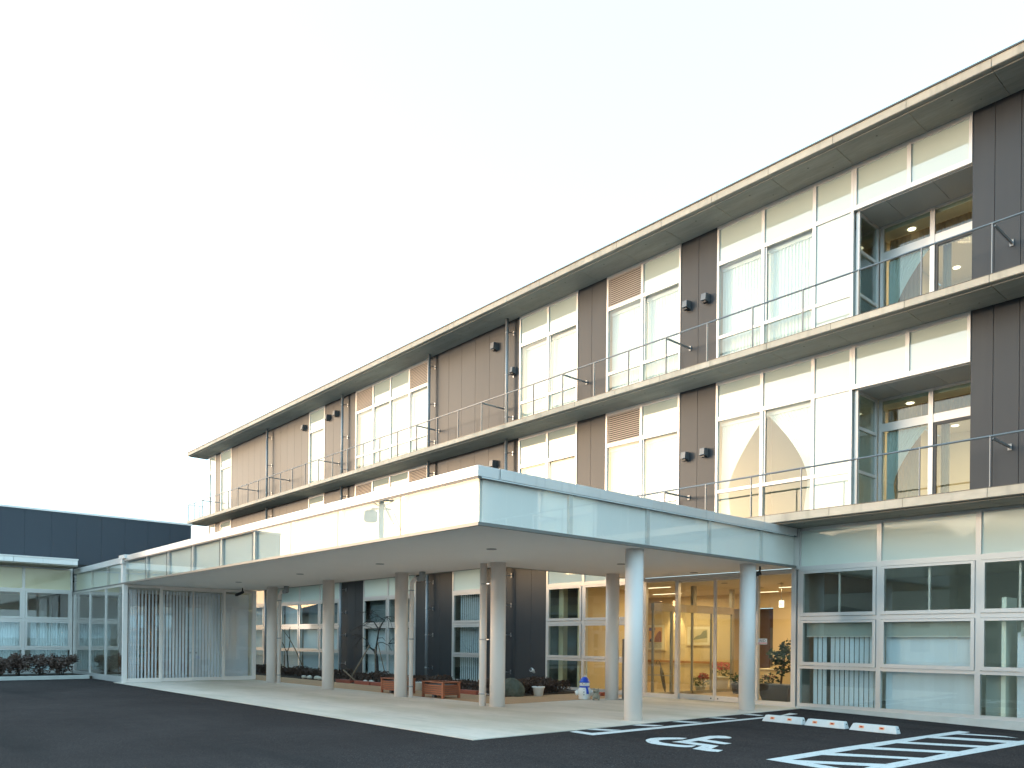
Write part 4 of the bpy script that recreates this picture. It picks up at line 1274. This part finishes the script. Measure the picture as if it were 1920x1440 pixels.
def shrub(x, y, h, w_, label, n=520):
    t = thing('shrub', label, 'shrub', (x, y, 0.09), 'shrubs in front of the left wing')
    st = MB()
    lf = MB()
    for k in range(12):
        a = random.uniform(0, 6.28); r_ = random.uniform(.2, 1) * w_ * .5
        tip = Vector((x + math.cos(a) * r_, y + math.sin(a) * r_, 0.09 + h * random.uniform(.6, 1.0)))
        st.tube([(x + random.uniform(-.06, .06), y + random.uniform(-.06, .06), 0.06), Vector((x, y, 0.1)).lerp(tip, .5) + Vector((0, 0, .08)), tip], [0.012, 0.009, 0.005], 5)
        leaves(lf, tip - Vector((0, 0, .08)), (0.20, 0.20, 0.15), n // 7, 0.06)
    leaves(lf, (x, y, 0.09 + h * .42), (w_ * .45, w_ * .5, h * .36), n // 2, 0.06)
    st.build('stems', M['bark'], t)
    lf.build('foliage', M['shrub_leaf'], t)['kind'] = 'stuff'


for (y, h, w_, lab) in ((5.0, 0.68, 0.9, 'reddish brown shrub by the wing window at the far left edge'),
                        (5.55, 0.82, 0.9, 'reddish brown shrub second from the left in front of the wing'),
                        (6.25, 0.80, 0.95, 'widest reddish brown shrub in the middle of the wing bed'),
                        (6.95, 0.72, 0.85, 'reddish brown shrub nearest the glass vestibule corner'),
                        ):
    shrub(-33.7, y, h, w_, lab)

# ------------------------------------------------------------------ courtyard planting
def hedge(label, x0, x1, y0, y1, h, n):
    mb = MB()
    for _ in range(n):
        x = random.uniform(x0, x1); y = random.uniform(y0, y1)
        hh = h * (0.80 + 0.14 * math.sin(x * 2.1) + 0.10 * math.sin(x * 5.3 + y * 3))
        z = 0.05 + hh * random.random() ** 0.6
        a = Vector((random.gauss(0, .6), random.gauss(0, .6), random.gauss(.4, .7))).normalized()
        b = a.cross(Vector((random.gauss(0, 1), random.gauss(0, 1), random.gauss(0, 1)))).normalized()
        s = random.uniform(.03, .06)
        p = Vector((x, y, z))
        mb.add([p - a * s, p + b * s * .5, p + a * s, p - b * s * .5], [(0, 1, 2, 3)])
    o = mb.build('hedge', M['hedge_leaf'])
    tag(o, label, 'hedge')


hedge('long low dark brown hedge along the courtyard windows', -42, -17.0, 14.15, 14.95, 0.40, 15000)
hedge('short dark brown hedge behind the boulder and white pot', -17.2, -16.25, 14.7, 16.7, 0.42, 3500)


def branch(mb, p, d, ln, r_, depth, droop=0.0):
    pts = [p]
    rr = [r_]
    cur = Vector(p); dd = Vector(d).normalized()
    n = 4
    for k in range(n):
        dd = (dd + Vector((random.gauss(0, .16), random.gauss(0, .16), random.gauss(0, .12) - droop * (k + 1) / n))).normalized()
        cur = cur + dd * ln / n
        pts.append(cur.copy()); rr.append(r_ * (1 - .6 * (k + 1) / n))
    mb.tube(pts, rr, 5)
    if depth > 0:
        for k in range(1, n + 1):
            if random.random() < 0.75:
                q = Vector((random.gauss(0, 1), random.gauss(0, 1), random.gauss(.15, .5)))
                branch(mb, pts[k], dd * .6 + q.normalized() * .7, ln * random.uniform(.45, .7), rr[k] * .7, depth - 1, droop)


t = thing('bare_tree', 'small bare Y-shaped tree between the first two canopy columns', 'tree', (-31.95, 15.3, 0.05))
mb = MB()
P = lambda x, z, y=15.3: (x, y, z)
mb.tube([P(-31.95, 0.03), P(-32.0, .5), P(-32.1, .99)], [.035, .03, .028], 8)
mb.build('trunk', M['bark'], t)
mb = MB()
mb.tube([P(-32.1, .98), P(-32.3, 1.12), P(-32.5, 1.33), P(-32.55, 1.38)], [.025, .02, .02, .022], 7)
mb.tube([P(-32.1, .98), P(-31.9, 1.18), P(-31.82, 1.5), P(-31.92, 1.86), P(-31.82, 2.06)], [.025, .022, .02, .016, .01], 7)
mb.tube([P(-31.86, 1.55), P(-32.2, 1.75), P(-32.64, 2.0)], [.016, .012, .008], 6)
mb.tube([P(-32.35, 1.16), P(-32.5, 1.12)], [.012, .006], 5)
mb.build('crown', M['bark'], t)
o = MB().tube([P(-31.95, 1.62), (-31.1, 15.25, 1.0), (-30.1, 15.2, 0.06)], 0.022, 7).build('tree_stake', M['stake'])
tag(o, 'thin wooden prop slanting down right from the small bare tree', 'stake')

t = thing('bare_tree', 'bent bare weeping tree propped by a stake before the dark panel', 'tree', (-24.73, 15.3, 0.05))
mb = MB()
mb.tube([P(-24.72, .02), P(-24.73, .5), P(-24.76, .9), P(-24.95, 1.14), P(-25.0, 1.2)], [.06, .05, .045, .042, .03], 9)
mb.tube([P(-24.86, 1.06), P(-24.8, 1.35), P(-24.72, 1.65), P(-24.65, 1.95)], [.04, .036, .03, .026], 8)
mb.build('trunk', M['bark'], t)
mb = MB()
def limb(pts, r_):
    n = len(pts)
    mb.tube(pts, [r_ * (1 - .75 * i / (n - 1)) for i in range(n)], 6)
limb([P(-24.98, 1.15), P(-25.26, 1.26), P(-25.45, 1.5), P(-25.79, 1.62)], .035)
limb([P(-24.65, 1.93), P(-24.35, 2.2), P(-24.1, 2.4)], .028)
limb([P(-24.66, 1.92), P(-25.0, 2.2), P(-25.45, 2.25), P(-25.85, 2.1), P(-26.05, 1.95)], .026)
limb([P(-24.3, 2.25), P(-24.7, 2.4), P(-25.3, 2.58)], .016)
limb([P(-24.12, 2.38), P(-23.9, 2.25), P(-23.75, 1.95)], .016)
limb([P(-24.12, 2.38), P(-24.0, 2.1), P(-24.05, 1.85)], .012)
limb([P(-24.8, 1.42), P(-24.4, 1.45), P(-24.0, 1.35), P(-23.78, 1.15)], .02)
limb([P(-24.75, 1.6), P(-24.4, 1.62), P(-24.2, 1.5)], .016)
limb([P(-25.3, 1.35), P(-25.6, 1.3), P(-25.9, 1.3)], .014)
for k in range(24):
    b_ = random.choice([(-25.45, 2.25), (-25.0, 2.2), (-24.35, 2.2), (-25.79, 1.62), (-24.0, 1.4), (-24.7, 2.4), (-25.2, 2.5), (-24.12, 2.38), (-25.9, 2.08)])
    branch(mb, Vector((b_[0], 15.3, b_[1])), Vector((random.gauss(0, 1), random.gauss(0, .8), random.gauss(.1, .5))), random.uniform(.35, .65), .011, 1, 0.35)
mb.build('crown', M['bark'], t)
o = MB().tube([(-24.48, 13.95, 0.02), (-24.8, 14.6, 0.70), (-25.12, 15.2, 1.34)], 0.03, 8).build('tree_stake', M['stake'])
tag(o, 'long wooden stake leaning up to the bent bare tree', 'stake')
o = MB().tube([(-24.02, 14.1, 0.02), (-24.85, 13.98, 0.46)], 0.03, 8).build('tree_stake', M['stake'])
tag(o, 'short wooden stake crossing the long one at its foot', 'stake')
o = MB().tube([(-24.55, 15.1, 0.03), (-24.8, 15.25, 1.28)], 0.022, 8).build('tree_stake', M['stake'])
tag(o, 'upright wooden stake against the trunk of the bent tree', 'stake')
o = MB().tube([(-23.6, 15.0, 0.05), (-24.75, 15.3, 1.5)], 0.018, 8).build('tree_stake', M['stake'])
tag(o, 'thin wooden prop slanting right from the bent bare tree', 'stake')

# wooden planter boxes
def planter(label, x0, x1, y0, y1, h=0.42):
    t = thing('wooden_planter', label, 'planter', ((x0 + x1) / 2, (y0 + y1) / 2, 0.016), 'wooden planter boxes in the courtyard')
    pw = 0.06
    for x in (x0, x1 - pw):
        for y in (y0, y1 - pw):
            box('post', M['planter_wood'], t, x, x + pw, y, y + pw, 0.016, h - .002, bevel=0.004)
    z0 = 0.10
    n = 5
    sh = (h - 0.045 - z0) / n
    for k in range(n):
        z = z0 + k * sh
        for yy in (y0 + .012, y1 - .036):
            box('slat', M['planter_wood'], t, x0 + pw + .001, x1 - pw - .001, yy, yy + .024, z, z + sh - .014, bevel=0.003)
        for xx in (x0 + .012, x1 - .036):
            box('slat', M['planter_wood'], t, xx, xx + .024, y0 + pw + .001, y1 - pw - .001, z, z + sh - .014, bevel=0.003)
    for (a, b, c, d) in ((x0 - .01, x1 + .01, y0 - .01, y0 + .07), (x0 - .01, x1 + .01, y1 - .07, y1 + .01)):
        box('top_rail', M['planter_wood'], t, a, b, c, d, h, h + .025, bevel=0.004)
    for (a, b, c, d) in ((x0 - .01, x0 + .07, y0 + .071, y1 - .071), (x1 - .07, x1 + .01, y0 + .071, y1 - .071)):
        box('top_rail', M['planter_wood'], t, a, b, c, d, h, h + .025, bevel=0.004)
    box('soil', M['dark_grey'], t, x0 + .04, x1 - .04, y0 + .04, y1 - .04, 0.09, h - .06)
    for x in ((x0 + x1) / 2,):
        box('foot', M['dark_grey'], t, x - .05, x + .05, y0 + .03, y0 + .12, 0.016, 0.09)


planter('reddish slatted wooden planter box partly behind the middle column', -19.66, -18.72, 12.28, 12.85)
planter('reddish slatted wooden planter box standing clear between two columns', -17.50, -16.55, 12.22, 12.80)


def white_pot(label, x, y, s, plant=True):
    t = thing('flower_pot', label, 'flower pot', (x, y, 0.016))
    MB().lathe((x, y, 0.016), [(s * .34, 0), (s * .44, s * .62), (s * .50, s * .64), (s * .50, s * .72), (s * .42, s * .72)], 20).build('pot', M['white_plastic'], t)
    mb = MB().lathe((x, y, 0.016 + s * .66), [(s * .40, 0), (s * .40, .01)], 14)
    mb.build('soil', M['soil'], t)
    if plant:
        mb = MB(); leaves(mb, (x, y, 0.016 + s * .78), (s * .32, s * .32, s * .1), 30, 0.03)
        mb.build('foliage', M['hedge_leaf'], t)['kind'] = 'stuff'


white_pot('white plastic flower pot on the brown paving by the short hedge', -15.92, 15.05, 0.37)
white_pot('white plastic flower pot just left of the clear wooden planter', -19.80, 13.70, 0.36)

for (x0, x1, lab) in ((-25.2, -24.2, 'terracotta planter trough farthest left along the hedge foot'), (-23.9, -22.9, 'terracotta planter trough below the bent bare tree'),
                      (-22.85, -21.8, 'terracotta planter trough between the tree and the left wooden planter'), (-21.75, -20.75, 'terracotta planter trough nearest the left wooden planter'),
                      (-18.6, -17.2, 'terracotta planter trough right of the clear wooden planter')):
    o = MB().prism([(x0 + .02, .016), (x1 - .02, .016), (x1, .13), (x0, .13)], 'y', 13.86, 14.04).build('planter_trough', M['terracotta'], None, bevel=0.006)
    tag(o, lab, 'planter', 'terracotta troughs along the hedge')
o = MB().prism([(-15.9, .016), (-14.9, .016), (-14.88, .12), (-15.92, .12)], 'y', 16.5, 16.7).build('planter_trough', M['terracotta'], None, bevel=0.006)
tag(o, 'terracotta planter trough under the window behind the snowman', 'planter', 'terracotta troughs along the hedge')


def stone(name, label, cat, c, s, m, n=1, group=None, seed=0):
    bm = bmesh.new()
    bmesh.ops.create_icosphere(bm, subdivisions=3, radius=1)
    rnd = random.Random(seed)
    offs = [Vector((rnd.gauss(0, 1), rnd.gauss(0, 1), rnd.gauss(0, 1))).normalized() for _ in range(9)]
    amp = [rnd.uniform(-.22, .2) for _ in offs]
    for v in bm.verts:
        d = v.co.normalized()
        k = 1 + sum(a * max(0, d.dot(o_)) ** 3 for a, o_ in zip(amp, offs))
        k += rnd.uniform(-.035, .035)
        v.co = Vector((d.x * s[0] * k, d.y * s[1] * k, d.z * s[2] * k))
    me = bpy.data.meshes.new(name)
    bm.to_mesh(me); bm.free()
    for p in me.polygons: p.use_smooth = True
    me.materials.append(m)
    o = bpy.data.objects.new(name, me)
    link(o, None, c)
    return tag(o, label, cat, group)


stone('boulder', 'mossy grey boulder half hidden behind the canopy column', 'boulder', (-16.42, 14.45, 0.16), (.37, .3, .32), M['rock'], seed=3)
for i, (x, y) in enumerate(((-27.9, 14.0), (-27.5, 14.02), (-26.6, 14.0), (-23.55, 14.1), (-23.2, 14.12), (-26.9, 14.03), (-22.3, 14.1))):
    stone('pale_stone', 'small pale stone along the front of the hedge', 'stone', (x, y, 0.09), (.11 + .03 * (i % 3), .09, .075), M['stone_pale'], group='pale stones edging the hedge', seed=10 + i)

# garden spotlight
t = thing('garden_spotlight', 'small white garden spotlight on a black stake against the dark panel', 'spotlight', (-17.95, 16.7, 0.05))
MB().tube([(-17.95, 16.7, 0.03), (-17.95, 16.7, 0.55)], 0.014, 8).build('stake', M['black'], t)
MB().tube([(-17.95, 16.78, 0.56), (-17.95, 16.73, 0.62), (-17.95, 16.64, 0.66)], [0.035, 0.055, 0.062], 14).build('lamp_head', M['white_plastic'], t)
MB().tube([(-17.95, 16.638, 0.661), (-17.95, 16.63, 0.664)], 0.05, 14).build('lens', M['dark_grey'], t)

# snowman ornament
sx, sy = -14.40, 15.30
t = thing('snowman_ornament', 'white ceramic snowman ornament with blue hat and blue scarf', 'ornament', (sx, sy, 0.016))
fv = Vector((0.62, -0.78, 0)).normalized()      # facing the car park
sd = Vector((0.78, 0.62, 0)).normalized()
MB().lathe((sx, sy, 0.016), [(0.15, 0), (0.165, 0.02), (0.15, 0.05), (0.18, 0.12), (0.185, 0.19), (0.165, 0.26), (0.12, 0.32), (0.10, 0.335)], 24).build('body', M['white_plastic'], t)
MB().lathe((sx, sy, 0.33), [(0.09, 0), (0.125, 0.035), (0.135, 0.08), (0.12, 0.13), (0.08, 0.165)], 24).build('head', M['white_plastic'], t)
MB().lathe((sx, sy, 0.455), [(0.14, 0), (0.142, 0.03), (0.118, 0.035), (0.11, 0.09), (0.07, 0.135), (0.03, 0.15)], 20).build('hat', M['blue'], t)
c = Vector((sx, sy, 0.62))
MB().lathe((sx + .02, sy, 0.595), [(0.015, 0), (0.032, 0.02), (0.02, 0.045)], 10).build('hat_bobble', M['white_plastic'], t)
MB().lathe((sx, sy, 0.315), [(0.11, 0), (0.138, 0.012), (0.138, 0.045), (0.11, 0.055)], 20).build('scarf', M['blue'], t)
p0 = Vector((sx, sy, 0)) + fv * .135 + sd * .07
MB().tube([(p0.x, p0.y, .33), (p0.x + fv.x * .03 + sd.x * .02, p0.y + fv.y * .03 + sd.y * .02, .24), (p0.x + fv.x * .04 + sd.x * .03, p0.y + fv.y * .04 + sd.y * .03, .16)], [.028, .034, .036], 8).build('scarf_tail', M['blue'], t)
for z, r_ in ((0.27, .152), (0.21, .182), (0.14, .182)):
    q = Vector((sx, sy, z)) + fv * r_
    MB().tube([q - fv * .01, q + fv * .012], 0.014, 8).build('button', M['black'], t)
for s in (-1, 1):
    q = Vector((sx, sy, 0.425)) + fv * .125 + sd * .045 * s
    MB().tube([q - fv * .01, q + fv * .006], 0.011, 8).build('eye', M['black'], t)
    q = Vector((sx, sy, 0.2)) + sd * .17 * s
    MB().tube([q + Vector((0, 0, .04)), q + sd * .045 * s + fv * .03, q + sd * .02 * s + fv * .09 - Vector((0, 0, .06))], [.035, .045, .035], 8).build('arm', M['white_plastic'], t)
q = Vector((sx, sy, 0.40)) + fv * .13
MB().tube([q - fv * .01, q + fv * .05], [.018, .006], 8).build('nose', M['orange'], t)
# small animal ornament beside it
ax_, ay_ = -13.98, 15.30
t = thing('animal_ornament', 'small grey stone animal ornament beside the snowman', 'ornament', (ax_, ay_, 0.016))
G = mat('grey_stone', (0.28, 0.27, 0.22), 0.85, noise=[(25, 0.4, 4)])
mb = MB()
mb.lathe((ax_, ay_, 0.016), [(0.05, 0.03), (0.10, 0.06), (0.105, 0.12), (0.075, 0.17), (0.06, 0.18)], 14)
mb.build('body', G, t)
MB().lathe((ax_, ay_, 0.185), [(0.05, 0), (0.085, 0.03), (0.085, 0.08), (0.05, 0.115)], 14).build('head', G, t)
for s in (-1, 1):
    q = Vector((ax_, ay_, 0.285)) + sd * .05 * s
    MB().tube([q, q + Vector((0, 0, .045)) + sd * .015 * s], [.024, .006], 7).build('ear', G, t)
    q = Vector((ax_, ay_, 0.016)) + sd * .07 * s + fv * .05
    MB().tube([q, q + Vector((0, 0, .09))], [.03, .026], 7).build('leg', G, t)
    q = Vector((ax_, ay_, 0.25)) + sd * .03 * s + fv * .078
    MB().tube([q, q + fv * .008], .012, 7).build('eye', M['black'], t)

# ------------------------------------------------------------------ wheel stops
for i, (x0, lab) in enumerate(((-8.48, 'white concrete wheel stop at the left end, beside the painted edge line'),
                               (-7.595, 'white concrete wheel stop in the middle of the three'),
                               (-6.73, 'white concrete wheel stop at the right end, nearest the hatched bay'))):
    ln = 0.865 if i != 1 else 0.81
    y0 = 14.15 + 0.02 * i
    z = zg(x0 + .4, y0) - 0.006
    t = thing('wheel_stop', lab, 'wheel stop', (x0 + ln / 2, y0, z), 'wheel stops of the accessible parking bay')
    h = 0.135
    vs_ = [(x0, y0, z), (x0 + ln, y0, z), (x0 + ln, y0 + .18, z), (x0, y0 + .18, z),
           (x0 + .07, y0 + .035, z + h), (x0 + ln - .03, y0 + .035, z + h), (x0 + ln - .03, y0 + .145, z + h), (x0 + .07, y0 + .145, z + h)]
    MB().add(vs_, [(3, 2, 1, 0), (4, 5, 6, 7), (0, 1, 5, 4), (1, 2, 6, 5), (2, 3, 7, 6), (3, 0, 4, 7)]).build('body', M['stop_conc'], t, bevel=0.012)
    for k in (0.27, 0.69):
        x = x0 + ln * k
        yy = lambda q: y0 + .035 * q / h
        mb = MB().add([(x - .045, yy(.06) - .006, z + .06), (x + .045, yy(.06) - .006, z + .06), (x + .045, yy(.105) - .006, z + .105), (x - .045, yy(.105) - .006, z + .105),
                       (x - .045, yy(.06) + .004, z + .06), (x + .045, yy(.06) + .004, z + .06), (x + .045, yy(.105) + .004, z + .105), (x - .045, yy(.105) + .004, z + .105)],
                      [(0, 1, 2, 3), (0, 4, 5, 1), (1, 5, 6, 2), (2, 6, 7, 3), (3, 7, 4, 0)])
        rf = mb.build('reflector', M['orange'], t)
        MB().box(x - .022, x + .022, y0 + .012, y0 + .025, z + .070, z + .095).build('reflector_core', M['red_refl'], rf)
    MB().tube([(x0 + ln - .018, y0 + .09, z + .085), (x0 + ln - .008, y0 + .09, z + .085)], .012, 8).build('bolt_hole', M['dark_grey'], t)

# ------------------------------------------------------------------ across the street (seen in the reflections)
def house(x, y, w_, d_, h, rz, label):
    t = thing('house', label, 'house', (x, y, 0), 'houses across the street')
    t.rotation_euler = (0, 0, rz)
    def loc(mb, name, m, par):
        o = bpy.data.objects.new(name, mb.mesh(name, m)); COL.objects.link(o); o.parent = par; return o
    eh = h * 0.75
    b = MB().box(-w_ / 2, w_ / 2, -d_ / 2, d_ / 2, -0.5, eh)
    wall = loc(b, 'wall', M['house_wall'], t)
    r_ = MB()
    ov = 0.5
    r_.add([(-w_ / 2 - ov, -d_ / 2 - ov, eh), (w_ / 2 + ov, -d_ / 2 - ov, eh), (w_ / 2 + ov, d_ / 2 + ov, eh), (-w_ / 2 - ov, d_ / 2 + ov, eh), (-w_ / 2 + 2.5, 0, h), (w_ / 2 - 2.5, 0, h),
            (-w_ / 2 - ov, -d_ / 2 - ov, eh - .2), (w_ / 2 + ov, -d_ / 2 - ov, eh - .2), (w_ / 2 + ov, d_ / 2 + ov, eh - .2), (-w_ / 2 - ov, d_ / 2 + ov, eh - .2)],
           [(0, 1, 5, 4), (1, 2, 5), (2, 3, 4, 5), (3, 0, 4), (6, 7, 1, 0), (7, 8, 2, 1), (8, 9, 3, 2), (9, 6, 0, 3), (9, 8, 7, 6)])
    loc(r_, 'roof', M['house_roof'], t)
    for q in range(3):
        for zz in (0.9, 3.2):
            xx = -w_ / 2 + w_ * (q + .5) / 3
            wn_ = loc(MB().box(xx - .85, xx + .85, d_ / 2 + .0, d_ / 2 + .06, zz, zz + 1.3), 'window', M['house_glass'], t)
    return t


hc = Vector((-26, 17.5, 0)) + Vector((SUN_DIR.x, SUN_DIR.y, 0)) * 50
tv = Vector((-SUN_DIR.y, SUN_DIR.x, 0))
ang = math.atan2(tv.y, tv.x)
hs = [5.4, 5.7, 5.2, 5.6, 5.3, 5.8, 5.2, 5.5, 5.7]
cols_ = ['tan', 'grey', 'pale', 'brown', 'cream', 'dark', 'white', 'beige', 'olive']
for i in range(9):
    p = hc + tv * (i - 4) * 13.0
    house(p.x, p.y, 12.9, 9, hs[i], ang + math.pi, 'two storey house across the street, behind the camera')
for (hx2, hy2, hh, wd) in ((-50, -46, 12.5, 15), (-35, -47, 13.6, 15), (-20, -49, 14.4, 15), (-4, -48, 13.8, 16), (12, -48, 14.0, 16), (28, -46, 13.0, 15)):
    house(hx2, hy2, wd, 9, hh, 0.0, 'taller two storey house across the street, straight behind the camera')
t = thing('utility_pole', 'tall utility pole with transformer mirrored in the canopy glass', 'utility pole', (-55.0, -18.8, 0))
MB().tube([(-55, -18.8, -.3), (-55, -18.8, 13.3)], [0.27, 0.2], 14).build('pole', M['pole'], t)
dv = Vector((0.53, -0.85, 0))
mb = MB()
for z, l_ in ((12.9, 1.0), (12.2, 0.8)):
    a = Vector((-55, -18.8, z)) - dv * l_; b = Vector((-55, -18.8, z)) + dv * l_
    mb.tube([a, b], 0.075, 8)
mb.tube([Vector((-55, -18.8, 12.3)), Vector((-55, -18.8, 12.85)) - dv * .9], .05, 6)
mb.tube([Vector((-55, -18.8, 12.3)), Vector((-55, -18.8, 12.85)) + dv * .9], .035, 6)
mb.build('crossarm', M['steel'], t)
q = Vector((-55, -18.8, 11.0)) - dv * .85
MB().lathe((q.x, q.y, 11.1), [(0.42, 0), (0.55, .08), (0.55, .8), (0.4, .95), (.15, 1.0)], 16).build('transformer', M['pipe_grey'], t)
mb = MB()
for (s, z0, z1) in ((.55, 12.6, 11.2), (.8, 12.3, 10.9), (1.35, 11.9, 10.5)):
    mb.tube([Vector((-55, -18.8, z0)) + dv * (s - .35), Vector((-55, -18.8, z1)) + dv * (s + .25)], .05, 6)
mb.build('stay', M['steel'], t)
mb = MB()
for s in (-.9, -.5, .5, .9):
    q = Vector((-55, -18.8, 12.95)) + dv * s
    mb.lathe((q.x, q.y, 12.93), [(.04, 0), (.06, .08), (.03, .16)], 8)
mb.build('insulator', M['white_plastic'], t)
